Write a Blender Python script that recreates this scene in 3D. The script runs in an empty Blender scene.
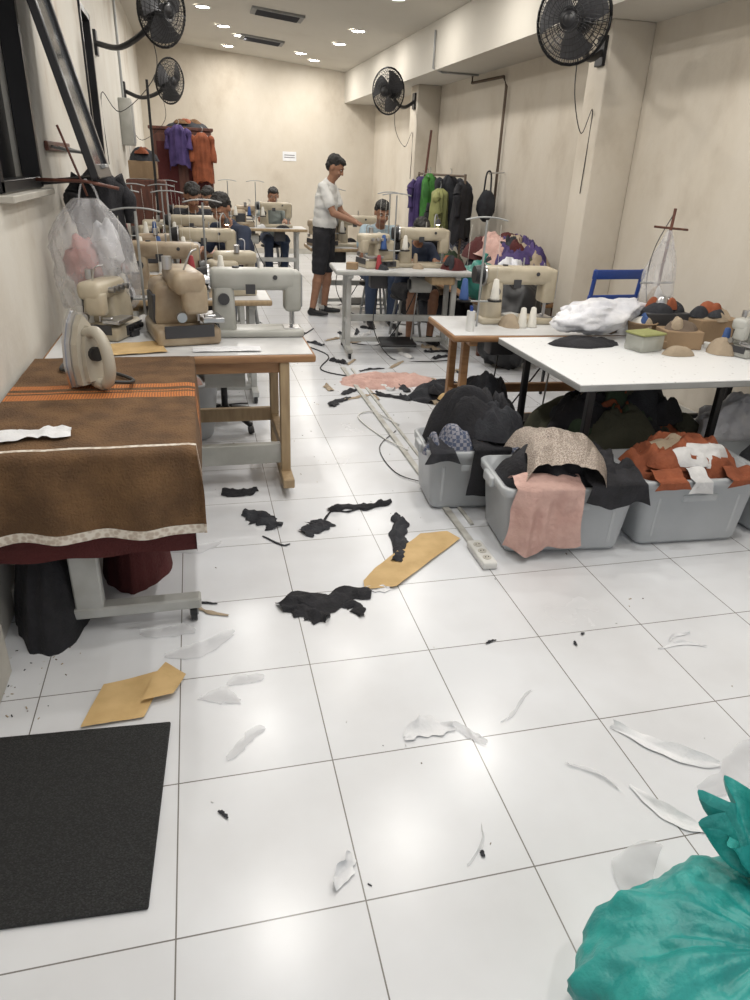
import bpy, bmesh, math, random
import numpy as np
from mathutils import Vector, Matrix, Euler, noise
random.seed(7)
scn=bpy.context.scene
scn.view_settings.view_transform='Standard'
# ------------------------------------------------------------------ materials
MATS={}
def M(name,col,rough=.6,metal=0,col2=None,scale=6,bump=0,bscale=60,alpha=1,trans=0,emis=0,kind='noise',lo=.35,hi=.65,spec=.5,stretch=None):
    m=bpy.data.materials.new(name); m.use_nodes=True; nt=m.node_tree; N=nt.nodes; L=nt.links
    p=N['Principled BSDF']; p.inputs['Roughness'].default_value=rough; p.inputs['Metallic'].default_value=metal
    p.inputs['Specular IOR Level'].default_value=spec
    c=(*col,1); p.inputs['Base Color'].default_value=c
    tc=N.new('ShaderNodeTexCoord'); src=tc.outputs['Object']
    if stretch:
        mp=N.new('ShaderNodeMapping'); mp.inputs['Scale'].default_value=stretch; L.new(src,mp.inputs[0]); src=mp.outputs[0]
    if col2 is None: col2=tuple(x*.82 for x in col)
    if kind=='noise':
        t=N.new('ShaderNodeTexNoise'); t.inputs['Scale'].default_value=scale; t.inputs['Detail'].default_value=5; o=t.outputs['Fac']
    elif kind=='voronoi':
        t=N.new('ShaderNodeTexVoronoi'); t.inputs['Scale'].default_value=scale; o=t.outputs['Distance']
    elif kind=='wave':
        t=N.new('ShaderNodeTexWave'); t.inputs['Scale'].default_value=scale; t.inputs['Distortion'].default_value=2.5; t.inputs['Detail'].default_value=3; o=t.outputs['Fac']
    elif kind=='check':
        t=N.new('ShaderNodeTexChecker'); t.inputs['Scale'].default_value=scale; o=t.outputs['Fac']
    L.new(src,t.inputs['Vector'])
    r=N.new('ShaderNodeValToRGB'); r.color_ramp.elements[0].position=lo; r.color_ramp.elements[1].position=hi
    r.color_ramp.elements[0].color=(*col2,1); r.color_ramp.elements[1].color=c
    L.new(o,r.inputs[0]); L.new(r.outputs[0],p.inputs['Base Color'])
    if bump:
        n2=N.new('ShaderNodeTexNoise'); n2.inputs['Scale'].default_value=bscale; n2.inputs['Detail'].default_value=4
        L.new(tc.outputs['Object'],n2.inputs['Vector'])
        b=N.new('ShaderNodeBump'); b.inputs['Strength'].default_value=bump; b.inputs['Distance'].default_value=.01
        L.new(n2.outputs['Fac'],b.inputs['Height']); L.new(b.outputs[0],p.inputs['Normal'])
    if alpha<1: p.inputs['Alpha'].default_value=alpha
    if trans: p.inputs['Transmission Weight'].default_value=trans
    if emis:
        p.inputs['Emission Color'].default_value=c; p.inputs['Emission Strength'].default_value=emis
    MATS[name]=m; return m
M('black_metal',(.018,.018,.02),.4,.3)
M('fan_black',(.010,.010,.012),.45)
M('black_plastic',(.012,.012,.014),.45)
M('dark_grey',(.05,.05,.055),.5)
M('steel',(.55,.55,.56),.28,.9)
M('grey_metal',(.36,.37,.37),.45,.3)
M('lt_metal',(.50,.51,.50),.4,.1,col2=(.38,.38,.36))
M('cream_enamel',(.54,.48,.37),.35,col2=(.38,.33,.24),scale=5)
M('grey_enamel',(.46,.46,.43),.38,col2=(.34,.34,.31),scale=5)
M('beige_enamel',(.46,.38,.27),.4,col2=(.28,.21,.14),scale=7)
M('white_lam',(.68,.69,.70),.35,col2=(.52,.52,.52),scale=3)
M('dots_top',(.76,.77,.78),.4,col2=(.50,.50,.50),scale=22,kind='voronoi',lo=.06,hi=.16)
M('wood',(.36,.20,.09),.5,col2=(.25,.125,.055),scale=7,stretch=(1,1,6),lo=.3,hi=.7)
M('wood_light',(.42,.31,.18),.55,col2=(.30,.21,.12),scale=7,stretch=(6,6,1),lo=.3,hi=.7)
M('wood_dark',(.15,.055,.035),.5,col2=(.08,.028,.02),scale=5,stretch=(5,5,1))
M('kraft',(.60,.42,.20),.7,col2=(.50,.34,.15),scale=10,bump=.3,bscale=30)
M('paper',(.80,.81,.83),.6,col2=(.70,.71,.74),scale=8,bump=.3)
M('thin_paper',(.76,.77,.80),.5,alpha=.55)
M('brown_cloth',(.17,.092,.040),.9,col2=(.10,.053,.024),scale=9,bump=.9,bscale=120)
M('orange_cloth',(.55,.19,.045),.85,col2=(.28,.10,.035),scale=30,kind='wave',bump=.5,bscale=100)
M('maroon_cloth',(.085,.015,.015),.9,bump=.6,bscale=120)
M('lace',(.70,.65,.58),.8,col2=(.5,.42,.35),scale=60,kind='voronoi')
M('black_cloth',(.013,.013,.016),.9,col2=(.022,.022,.027),scale=12,bump=.6,bscale=90)
M('charcoal_cloth',(.035,.038,.045),.9,col2=(.02,.02,.026),scale=12,bump=.6,bscale=90)
M('navy_cloth',(.02,.03,.075),.9,bump=.5)
M('purple_cloth',(.08,.05,.17),.85,col2=(.04,.025,.10),scale=9,bump=.5)
M('green_cloth',(.06,.24,.04),.8,col2=(.03,.13,.025),scale=9,bump=.5)
M('dkgreen_cloth',(.045,.07,.04),.9,bump=.5)
M('olive_cloth',(.075,.075,.05),.9,bump=.5)
M('teal_plastic',(.03,.37,.34),.42,col2=(.015,.24,.23),scale=9,bump=1,bscale=22)
M('teal_bag',(.03,.22,.18),.45,bump=.7,bscale=20)
M('pink_cloth',(.62,.41,.36),.85,col2=(.50,.31,.27),scale=10,bump=.8,bscale=50)
M('pinkbag',(.62,.30,.28),.6,bump=.6,bscale=20)
M('white_cloth',(.70,.70,.70),.8,col2=(.52,.52,.53),scale=8,bump=.5)
M('rust_cloth',(.30,.085,.035),.85,col2=(.19,.05,.02),scale=10,bump=.6)
M('tan_cloth',(.40,.32,.23),.85,bump=.5)
M('yellowgreen',(.30,.31,.12),.8,bump=.5)
M('plaid',(.07,.09,.15),.85,col2=(.26,.26,.30),scale=55,kind='check')
M('sequin',(.52,.45,.39),.35,.4,col2=(.26,.21,.18),scale=170,kind='voronoi',bump=.8,bscale=180)
M('bin_plastic',(.46,.48,.50),.35,col2=(.38,.40,.42),scale=3)
M('bag_plastic',(.74,.74,.76),.2,alpha=.34,bump=1,bscale=18)
M('bag_white',(.78,.78,.81),.3,col2=(.60,.61,.66),scale=8,bump=1,bscale=25)
M('clear_box',(.55,.56,.5),.25,alpha=.6)
M('mat_rubber',(.020,.021,.022),.75,col2=(.045,.046,.048),scale=160,kind='voronoi',bump=1,bscale=300,lo=.1,hi=.6)
M('white_plastic',(.70,.70,.68),.4)
M('cable',(.03,.03,.03),.5)
M('trunk',(.55,.55,.52),.5,col2=(.38,.37,.34),scale=10)
M('blue_plastic',(.02,.06,.28),.4)
M('cardboard',(.32,.22,.13),.8,bump=.3)
M('thread_white',(.7,.68,.62),.8)
M('thread_blue',(.04,.09,.25),.8)
M('thread_red',(.35,.04,.05),.8)
M('night',(.006,.006,.008),.3)
M('alu_dark',(.03,.03,.033),.35,.4)
M('glass_dark',(.10,.11,.12),.1,alpha=.75)
M('print',(.55,.55,.55),.6,col2=(.16,.17,.2),scale=14,lo=.42,hi=.5)
M('skin',(.34,.175,.105),.5,col2=(.28,.14,.085),scale=20)
M('hair',(.012,.010,.009),.6,bump=.8,bscale=120)
M('shirt_white',(.74,.74,.72),.85,bump=.4,bscale=20)
M('shirt_grey',(.26,.30,.29),.85,bump=.4,bscale=20)
M('shirt_blue',(.36,.46,.52),.85,bump=.4,bscale=20)
M('shirt_navy',(.02,.03,.06),.85,bump=.4,bscale=20)
M('denim',(.04,.06,.11),.9,bump=.4)
M('eye_white',(.6,.6,.58),.3)
M('lip',(.24,.08,.06),.5)
M('lamp_glow',(1,.97,.9),.5,emis=30)
M('lamp_warm',(1,.80,.5),.5,emis=14)
M('vent_grey',(.22,.22,.21),.6)
M('soleplate',(.6,.6,.62),.2,1)
M('iron_body',(.50,.46,.38),.35)
M('trim_paint',(.52,.50,.45),.6)
M('grime',(.16,.12,.09),.9)

# ------------------------------------------------------------------ builder
def cr(pts,k=6):
    P=[Vector(p) for p in pts]
    if len(P)<3: return P
    P=[P[0]*2-P[1]]+P+[P[-1]*2-P[-2]]; out=[]
    for i in range(1,len(P)-2):
        a,b,c,d=P[i-1:i+3]
        for j in range(k):
            t=j/k
            out.append(.5*((2*b)+(c-a)*t+(2*a-5*b+4*c-d)*t*t+(3*b-a-3*c+d)*t**3))
    out.append(P[-2]); return out
class B:
    def __init__(s,name,loc=(0,0,0),rz=0,sc=1):
        s.name=name; s.loc=loc; s.rz=rz; s.sc=sc; s.v=[]; s.f=[]; s.mi=[]; s.sm=[]; s.ml=[]; s.T=Matrix()
    def mi_(s,m):
        if m not in s.ml: s.ml.append(m)
        return s.ml.index(m)
    def raw(s,vs,fs,m,smooth=True,T=None,mf=None):
        o=len(s.v); A=s.T if T is None else s.T@T
        s.v+= [A@Vector(p) for p in vs]
        for i,f in enumerate(fs):
            s.f.append([o+q for q in f]); s.mi.append(s.mi_(mf(i) if mf else m)); s.sm.append(smooth)
    def box(s,c,d,m,rot=(0,0,0),bev=.004,seg=1,taper=None):
        bm=bmesh.new(); bmesh.ops.create_cube(bm,size=1)
        for v in bm.verts:
            v.co=Vector((v.co.x*d[0],v.co.y*d[1],v.co.z*d[2]))
            if taper and v.co.z>0: v.co.x*=taper[0]; v.co.y*=taper[1]
        if bev>0: bmesh.ops.bevel(bm,geom=bm.edges[:]+bm.verts[:],offset=min(bev,min(d)*.45),segments=seg,affect='EDGES',profile=.5)
        bm.verts.index_update()
        vs=[v.co.copy() for v in bm.verts]; fs=[[v.index for v in f.verts] for f in bm.faces]; bm.free()
        s.raw(vs,fs,m,bev>0 and seg>1,Matrix.Translation(c)@Euler(rot).to_matrix().to_4x4())
    def cyl(s,p0,p1,r,m,r2=None,n=14):
        p0=Vector(p0);p1=Vector(p1); r2=r if r2 is None else r2
        q=(p1-p0).to_track_quat('Z','Y').to_matrix(); vs=[];fs=[]
        for p,rr in((p0,r),(p1,r2)):
            for i in range(n):
                a=i*2*math.pi/n; vs.append(p+q@Vector((rr*math.cos(a),rr*math.sin(a),0)))
        for i in range(n): fs.append([i,(i+1)%n,n+(i+1)%n,n+i])
        s.raw(vs,fs,m,True); s.raw(vs,[list(range(n))[::-1],list(range(n,2*n))],m,False)
    def tube(s,pts,r,m,n=6,smooth=True,k=6,rs=None):
        P=cr(pts,k) if smooth else [Vector(p) for p in pts]
        vs=[];fs=[]; up=Vector((.13,.27,.95))
        for i,p in enumerate(P):
            d=(P[min(i+1,len(P)-1)]-P[max(i-1,0)])
            if d.length<1e-9: d=Vector((0,0,1))
            d.normalize(); a=d.cross(up)
            if a.length<.1: a=d.cross(Vector((1,0,0)))
            a.normalize(); b=d.cross(a); rr=r if rs is None else rs(i/(len(P)-1))
            for j in range(n):
                t=j*2*math.pi/n; vs.append(p+a*rr*math.cos(t)+b*rr*math.sin(t))
        for i in range(len(P)-1):
            for j in range(n): fs.append([i*n+j,i*n+(j+1)%n,(i+1)*n+(j+1)%n,(i+1)*n+j])
        fs.append(list(range(n))[::-1]); fs.append([(len(P)-1)*n+j for j in range(n)])
        s.raw(vs,fs,m,True)
    def ell(s,c,d,m,rot=(0,0,0),n=16,amp=0,fr=6,seed=0):
        vs=[];fs=[]; h=n//2
        for i in range(h+1):
            th=math.pi*i/h
            for j in range(n):
                ph=2*math.pi*j/n; p=Vector((math.sin(th)*math.cos(ph),math.sin(th)*math.sin(ph),math.cos(th)))
                k=1+(amp*noise.noise(p*fr*.4+Vector((seed,seed*2.3,0)))+amp*.5*noise.noise(p*fr+Vector((seed,0,9))) if amp else 0)
                vs.append(Vector((p.x*d[0],p.y*d[1],p.z*d[2]))*k)
        for i in range(h):
            for j in range(n): fs.append([i*n+j,(i+1)*n+j,(i+1)*n+(j+1)%n,i*n+(j+1)%n])
        s.raw(vs,fs,m,True,Matrix.Translation(c)@Euler(rot).to_matrix().to_4x4())
    def lathe(s,prof,m,c=(0,0,0),rot=(0,0,0),n=20,smooth=True):
        vs=[];fs=[]
        for r,z in prof:
            for j in range(n):
                a=2*math.pi*j/n; vs.append((r*math.cos(a),r*math.sin(a),z))
        for i in range(len(prof)-1):
            for j in range(n): fs.append([i*n+j,i*n+(j+1)%n,(i+1)*n+(j+1)%n,(i+1)*n+j])
        s.raw(vs,fs,m,smooth,Matrix.Translation(c)@Euler(rot).to_matrix().to_4x4())
    def prism(s,poly,z0,z1,m,T=None):
        n=len(poly); vs=[(x,y,z0) for x,y in poly]+[(x,y,z1) for x,y in poly]
        fs=[list(range(n))[::-1],list(range(n,2*n))]+[[i,(i+1)%n,n+(i+1)%n,n+i] for i in range(n)]
        s.raw(vs,fs,m,False,T)
    def sheet(s,fn,nu,nv,m,mf=None,T=None):
        vs=[fn(i/nu,j/nv) for j in range(nv+1) for i in range(nu+1)]; fs=[];w=nu+1
        for j in range(nv):
            for i in range(nu): fs.append([j*w+i,j*w+i+1,(j+1)*w+i+1,(j+1)*w+i])
        s.raw(vs,fs,m,True,T,mf=(lambda q: mf((q%nu+.5)/nu,(q//nu+.5)/nv)) if mf else None)
    def heap(s,c,d,mats,seed=0,fold=.25,fr=9,na=64,nr=24,cell=1.5,pw=2.2):
        """draped cloth dome: d=(rx,ry,h); several materials = several cloths lying on the first"""
        if isinstance(mats,str): mats=[mats]
        if len(mats)>1:
            s.heap(c,d,[mats[0]],seed,fold,fr,na,nr)
            rnd=random.Random(seed*13+5); L=mats[1:]*(3 if d[0]*d[1]>.12 else 2)
            for k,m in enumerate(L):
                a=rnd.uniform(0,6.28) if k%3 else rnd.uniform(3.6,5.8); r=rnd.uniform(.15,.72); q=rnd.uniform(.3,.5); h=max(.05,min(.16,d[2]*.4))
                z=c[2]+d[2]*(1-r**2.2)*.8-h*.35
                s.heap((c[0]+d[0]*r*math.cos(a),c[1]+d[1]*r*math.sin(a),max(c[2],z)),(d[0]*q,d[1]*q*1.15,h),[m],seed+k*1.37+1,max(fold,.5),fr,40,14)
            return
        vs=[];fs=[];S=Vector((seed*3.1,seed*1.7,seed*.9)); fa=min(d[2]*.75,fold*min(.22,d[2]+.05)); big=min(.5,max(d[0],d[1]))
        for i in range(nr+1):
            r=i/nr
            for j in range(na):
                a=2*math.pi*j/na; R=1+.2*noise.noise(Vector((math.cos(a)*1.4,math.sin(a)*1.4,0))+S)+.07*noise.noise(Vector((math.cos(a)*5,math.sin(a)*5,3))+S)
                x=r*R*math.cos(a)*d[0];y=r*R*math.sin(a)*d[1]
                w=Vector((x,y,0))*fr*.55+S; w2=w+Vector((noise.noise(w),noise.noise(w+Vector((5,5,5))),0))*1.1
                n1=noise.noise(Vector((w2.x*1.6,w2.y*.8,0))); n2=noise.noise(Vector((w2.x*1.2+9,w2.y*3.0,3)))
                rid=1-2*math.sqrt(n1*n1+.006); rid2=1-2*math.sqrt(n2*n2+.006); lump=noise.noise(Vector((x,y,0))*4+S)
                z=d[2]*(1-r**pw)*(.85+.5*lump*min(1,big*3)) + fa*(.7*rid+.4*rid2-.35)*(1-r**8)
                vs.append(Vector((c[0]+x,c[1]+y,c[2]+max(0.0,z)+.004*(r<1))))
        for i in range(nr):
            for j in range(na): fs.append([i*na+j,(i+1)*na+j,(i+1)*na+(j+1)%na,i*na+(j+1)%na])
        s.raw(vs,fs,mats[0],True)
    def done(s):
        me=bpy.data.meshes.new(s.name); me.from_pydata([tuple(v) for v in s.v],[],s.f)
        for m in s.ml: me.materials.append(MATS[m])
        me.polygons.foreach_set('material_index',s.mi); me.polygons.foreach_set('use_smooth',s.sm); me.update()
        o=bpy.data.objects.new(s.name,me); bpy.context.collection.objects.link(o)
        o.location=s.loc; o.rotation_euler=(0,0,s.rz); o.scale=(s.sc,)*3
        return o
# ------------------------------------------------------------------ room
XL,XR,YB,ZS=-.78,3.5,14.7,2.7
def wallmat(name,c1,c2,c3):
    m=bpy.data.materials.new(name); m.use_nodes=True; nt=m.node_tree;N=nt.nodes;L=nt.links;p=N['Principled BSDF'];p.inputs['Roughness'].default_value=.8
    p.inputs['Specular IOR Level'].default_value=.25
    tc=N.new('ShaderNodeTexCoord'); mp=N.new('ShaderNodeMapping'); mp.inputs['Scale'].default_value=(.8,.8,.55); L.new(tc.outputs['Object'],mp.inputs[0])
    n=N.new('ShaderNodeTexNoise'); n.inputs['Scale'].default_value=1.4; n.inputs['Detail'].default_value=7;n.inputs['Roughness'].default_value=.66; L.new(mp.outputs[0],n.inputs['Vector'])
    r=N.new('ShaderNodeValToRGB'); e=r.color_ramp.elements; e[0].position=.28;e[0].color=(*c3,1);e[1].position=.60;e[1].color=(*c1,1); q=e.new(.44); q.color=(*c2,1)
    L.new(n.outputs['Fac'],r.inputs[0]); L.new(r.outputs[0],p.inputs['Base Color'])
    n2=N.new('ShaderNodeTexNoise');n2.inputs['Scale'].default_value=30;L.new(tc.outputs['Object'],n2.inputs['Vector']);b=N.new('ShaderNodeBump');b.inputs['Strength'].default_value=.15;b.inputs['Distance'].default_value=.01
    L.new(n2.outputs['Fac'],b.inputs['Height']);L.new(b.outputs[0],p.inputs['Normal']); MATS[name]=m
wallmat('wall_paint',(.64,.59,.51),(.60,.545,.46),(.50,.44,.36))
wallmat('wall_paint_l',(.69,.67,.62),(.64,.61,.55),(.46,.38,.30))
wallmat('ceil_paint',(.56,.53,.47),(.55,.52,.46),(.52,.485,.425))
def floormat():
    m=bpy.data.materials.new('floor_tile'); m.use_nodes=True; nt=m.node_tree;N=nt.nodes;L=nt.links;p=N['Principled BSDF']
    tc=N.new('ShaderNodeTexCoord'); mp=N.new('ShaderNodeMapping'); mp.inputs['Location'].default_value=(.15+.45*10,-1.06+.455*10,0)
    L.new(tc.outputs['Object'],mp.inputs[0])
    b=N.new('ShaderNodeTexBrick'); b.offset=0; b.inputs['Scale'].default_value=1; b.inputs['Brick Width'].default_value=.45; b.inputs['Row Height'].default_value=.455
    b.inputs['Mortar Size'].default_value=.0020; b.inputs['Mortar Smooth'].default_value=.1; b.inputs['Color1'].default_value=(.73,.75,.785,1); b.inputs['Color2'].default_value=(.70,.72,.755,1); b.inputs['Mortar'].default_value=(.19,.18,.17,1)
    L.new(mp.outputs[0],b.inputs['Vector'])
    n=N.new('ShaderNodeTexNoise'); n.inputs['Scale'].default_value=1.7;n.inputs['Detail'].default_value=8; L.new(tc.outputs['Object'],n.inputs['Vector'])
    r=N.new('ShaderNodeValToRGB'); r.color_ramp.elements[0].position=.3;r.color_ramp.elements[0].color=(.86,.85,.84,1);r.color_ramp.elements[1].position=.6;r.color_ramp.elements[1].color=(1,1,1,1); L.new(n.outputs['Fac'],r.inputs[0])
    mx=N.new('ShaderNodeMixRGB'); mx.blend_type='MULTIPLY'; mx.inputs[0].default_value=1; L.new(b.outputs['Color'],mx.inputs[1]);L.new(r.outputs[0],mx.inputs[2]); L.new(mx.outputs[0],p.inputs['Base Color'])
    mr=N.new('ShaderNodeMapRange'); mr.inputs['To Min'].default_value=.32; mr.inputs['To Max'].default_value=.17; L.new(n.outputs['Fac'],mr.inputs['Value']); 
    L.new(mr.outputs[0],p.inputs['Roughness']); p.inputs['Specular IOR Level'].default_value=.55
    MATS['floor_tile']=m
floormat()
b=B('floor'); b.box((1.36,6.85,-.05),(4.6,15.9,.1),'floor_tile',bev=0); b.done()
b=B('ceiling'); y0,y1=-1.1,YB+.15
b.raw([(XL-.15,y0,3.52),(XR+.15,y0,3.14),(XR+.15,y1,3.14),(XL-.15,y1,3.52),(XL-.15,y0,3.64),(XR+.15,y0,3.26),(XR+.15,y1,3.26),(XL-.15,y1,3.64)],[[0,3,2,1],[4,5,6,7],[0,1,5,4],[1,2,6,5],[2,3,7,6],[3,0,4,7]],'ceil_paint',False); b.done()
def zc(x): return 3.52-(x-XL+.15)/(XR-XL+.3)*.38
b=B('wall_back'); b.box((1.36,YB+.075,1.75),(4.6,.15,3.5),'wall_paint',bev=0); b.done()
b=B('wall_right'); b.box((XR+.075,6.8,1.65),(.15,15.8,3.3),'wall_paint',bev=0); b.done()
b=B('wall_left'); t=.15; xc=XL-t/2
w1=(3.42,4.34,1.46,2.72); w2=(6.95,7.6,1.42,2.72)
b.box((xc,(-1.1+w1[0])/2,1.8),(t,w1[0]+1.1,3.6),'wall_paint_l',bev=0)
b.box((xc,(w1[1]+w2[0])/2,1.8),(t,w2[0]-w1[1],3.6),'wall_paint_l',bev=0)
b.box((xc,(w2[1]+YB)/2,1.8),(t,YB-w2[1],3.6),'wall_paint_l',bev=0)
for w in(w1,w2):
    yc=(w[0]+w[1])/2; L=w[1]-w[0]
    b.box((xc,yc,w[2]/2),(t,L,w[2]),'wall_paint_l',bev=0); b.box((xc,yc,(w[3]+3.6)/2),(t,L,3.6-w[3]),'wall_paint_l',bev=0)
b.done()
def window(name,w,sash):
    b=B(name); y0,y1,z0,z1=w; f=.05
    b.box((XL-.12,(y0+y1)/2,(z0+z1)/2),(.01,y1-y0,z1-z0),'night',bev=0)
    for y in(y0+f/2,y1-f/2): b.box((XL-.03,y,(z0+z1)/2),(.09,f,z1-z0),'alu_dark')
    for z in(z0+f/2,z1-f/2): b.box((XL-.03,(y0+y1)/2,z),(.09,y1-y0,f),'alu_dark')
    b.box((XL+.01,(y0+y1)/2,z0-.02),(.10,y1-y0+.06,.03),'trim_paint')
    if sash:
        # awning sash tilting into the room on stays
        W=.62; h=1.12; ang=math.radians(14); T=Matrix.Translation((XL+.03,4.47,z1-.12))@Matrix.Rotation(-ang,4,'Y'); b.T=T
        for y in(-W/2,W/2): b.box((0,y,-h/2),(.04,.06,h),'alu_dark')
        for z in(-.03,-h+.03): b.box((0,0,z),(.04,W,.07),'alu_dark')
        b.box((0,0,-h/2),(.006,W-.06,h-.06),'glass_dark',bev=0)
        b.box((.03,0,-h+.05),(.03,.12,.02),'grey_metal')
        b.T=Matrix()
        b.cyl((XL,4.3,z0+.02),(XL+.27,4.25,z0+.05),.012,'alu_dark'); b.cyl((XL,4.7,z0+.02),(XL+.27,4.72,z0+.05),.012,'alu_dark')
        b.box((XL+.02,4.47,z1-.09),(.05,W,.05),'alu_dark')
    else:
        b.box((XL-.05,(y0+y1)/2,(z0+z1)/2),(.02,.04,z1-z0),'alu_dark'); b.box((XL-.08,(y0+y1)/2,(z0+z1)/2),(.006,y1-y0,z1-z0),'glass_dark',bev=0)
    b.done()
window('window_1',w1,True); window('window_2',w2,False)
b=B('trim_soffit'); b.box((3.2,6.8,2.95),(.6,15.8,.5),'ceil_paint',bev=0); b.done()
for nm,x,y,w in(('trim_pillar',3.32,5.75,.3),('trim_pillar',3.33,10.9,.36)):
    b=B(nm,(x,y,0)); b.box((0,0,1.35),((3.5-x)*2,w,2.7),'wall_paint',bev=.012,seg=2); b.done()
b=B('baseboard_left'); b.box((XL+.008,8.5,.05),(.016,12,.1),'trim_paint',bev=.002); b.done()
b=B('baseboard_back'); b.box((1.36,YB-.008,.05),(4.2,.016,.1),'trim_paint',bev=.002); b.done()
b=B('baseboard_right'); b.box((XR-.008,8,.05),(.016,13,.1),'trim_paint',bev=.002); b.done()

# ------------------------------------------------------------------ lights
def downlight(x,y,power=13.5,glow='lamp_glow'):
    z=zc(x)
    b=B('recessed_downlight',(x,y,z)); b.lathe([(.085,-.006),(.105,-.014),(.115,-.006),(.115,.004)],'white_plastic'); b.lathe([(0,-.012),(.05,-.012),(.086,-.006)],glow,n=20); b.done()
    l=bpy.data.lights.new('downlight_lamp','AREA'); l.shape='DISK'; l.size=.16; l.energy=power; l.color=(1,.965,.915)
    o=bpy.data.objects.new('downlight_lamp',l); o.location=(x,y,z-.03); bpy.context.collection.objects.link(o)
for x,y in[(.29,11.06),(.33,10.0),(.87,12.75),(2.28,10.7),(2.26,11.9),(2.2,13.9),(.35,8.6),(2.25,8.6),(.35,6.9),(.3,5.2),(2.25,6.8),(1.3,5.9),(2.25,4.4),(.3,3.2),(1.3,3.6),(1.3,1.8),(2.4,2.3),(.3,1.2),(1.3,.2),(.75,14.0),(.6,12.2),(1.9,13.4)]:
    downlight(x,y)
for y in(10.6,12.75):
    b=B('ceiling_air_vent',(1.2,y,zc(1.2)-.012)); b.T=Matrix.Rotation(.0887,4,'Y'); b.box((0,0,0),(.66,.40,.03),'vent_grey')
    for i in range(9): b.box((0,-.15+i*.0375,-.018),(.54,.008,.012),'dark_grey',rot=(.5,0,0),bev=0)
    b.done()
w=bpy.data.worlds.new('World'); scn.world=w; w.use_nodes=True; w.node_tree.nodes['Background'].inputs[0].default_value=(.96,.97,1,1); w.node_tree.nodes['Background'].inputs[1].default_value=.70

# ------------------------------------------------------------------ fans
def fan(name,c,face,R,mount):
    f=Vector(face).normalized(); q=f.to_track_quat('Z','Y').to_matrix().to_4x4()
    b=B(name,c); b.T=q; K='fan_black'
    def dome(r,sg): return sg*.085*math.sqrt(max(0,1-(r/R)**2))
    for sg in(1,-1):
        for k in range(1,8):
            r=R*k/7.0; z=dome(r,sg)
            b.tube([(r*math.cos(a*math.pi/14),r*math.sin(a*math.pi/14),z) for a in range(29)],.003 if k<7 else .011,K,n=4,smooth=False)
        for i in range(44):
            a=2*math.pi*i/44; b.tube([(r*math.cos(a+.3*sg*(1-r/R)),r*math.sin(a+.3*sg*(1-r/R)),dome(r,sg)) for r in[R*.2,R*.45,R*.7,R*.88,R*.97,R]],.0026,K,n=3,smooth=False)
        b.lathe([(0,dome(R*.1,sg)+.004*sg),(R*.24,dome(R*.24,sg)),(R*.24,dome(R*.24,sg)-.01*sg)],K)
    for k in range(3):
        a0=k*2*math.pi/3+.4
        def bl(u,v):
            r=R*(.16+.74*v); a=a0+(u-.5)*(1.5-.25*v)+.35*v; return (r*math.cos(a),r*math.sin(a),(u-.5)*.07)
        b.sheet(bl,8,8,'dark_grey')
    b.cyl((0,0,-.03),(0,0,.03),R*.2,'dark_grey'); b.lathe([(0,-.22),(.06,-.215),(.085,-.18),(.09,-.10),(.08,-.07),(0,-.07)],K)
    b.T=Matrix(); mt=Vector(mount)-Vector(c); bk=-f*.16
    b.tube([bk,bk+Vector((0,0,-.12)),mt*.6+Vector((0,0,-.12)),mt],.024,K,n=8); 
    d=Vector((1 if mt.x>0 else -1,0,0)); b.box(mt-d*.012,(.03,.12,.2),K)
    b.tube([bk+Vector((0,0,-.1)),bk+Vector((.02,0,-.45)),mt*.7+Vector((0,0,-.6)),mt+Vector((-d.x*.01,0,-.4)),mt+Vector((-d.x*.01,0,-1.0))],.004,'cable',n=4)
    return b.done()
fan('wall_fan',(2.63,5.25,2.60),(-.75,-.62,-.15),.265,(3.14,5.7,2.5))
fan('wall_fan',(2.62,10.3,2.55),(-.8,-.58,-.1),.27,(3.16,10.85,2.5))
fan('wall_fan',(-.14,6.9,2.69),(.7,-.7,-.12),.25,(XL,7.9,2.55))
fan('wall_fan',(-.18,10.4,2.5),(.75,-.65,-.12),.25,(XL,10.9,2.4))
b=B('conduit_pipe'); b.tube([(3.46,9.4,2.7),(3.46,9.4,2.62),(3.46,8.4,2.60),(3.46,8.3,2.5),(3.46,8.3,1.2)],.016,'grime',smooth=False); b.tube([(2.88,9.2,3.1),(2.88,9.2,2.72),(3.0,9.2,2.685),(3.46,9.2,2.685)],.012,'grey_metal',smooth=False); b.done()

# ------------------------------------------------------------------ machines
def thread_cone(b,c,m):
    b.lathe([(0,0),(.032,0),(.03,.01),(.016,.12),(.006,.125),(0,.125)],m,c=c,n=12)
def thread_stand(b,x,y,z,h=.55,ms=('thread_white','thread_blue')):
    b.cyl((x,y,z),(x,y,z+h),.007,'grey_metal',n=8); b.cyl((x-.12,y,z+h*.25),(x+.12,y,z+h*.25),.006,'grey_metal',n=6)
    for i,m in enumerate(ms):
        xx=x+(-.1 if i==0 else .1); b.cyl((xx,y,z+h*.25),(xx,y,z+h*.25+.01),.045,'black_plastic'); thread_cone(b,(xx,y,z+h*.25+.01),m)
        b.tube([(xx,y,z+h*.25+.13),(xx*.9+x*.1,y,z+h*.96)],.0012,'thread_white',n=3,smooth=False)
    b.tube([(x-.13,y,z+h),(x-.05,y,z+h+.015),(x+.05,y,z+h+.015),(x+.13,y,z+h)],.005,'grey_metal')
def machine_lamp(b,x,y,z):
    b.tube([(x,y,z),(x,y-.03,z+.12),(x-.03,y-.09,z+.16),(x-.06,y-.13,z+.11)],.006,'grey_metal'); b.lathe([(.012,.03),(.02,.02),(.032,-.02)],'dark_grey',c=(x-.06,y-.13,z+.09)); b.ell((x-.06,y-.13,z+.078),(.024,.024,.018),'lamp_warm',n=12)
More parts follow.
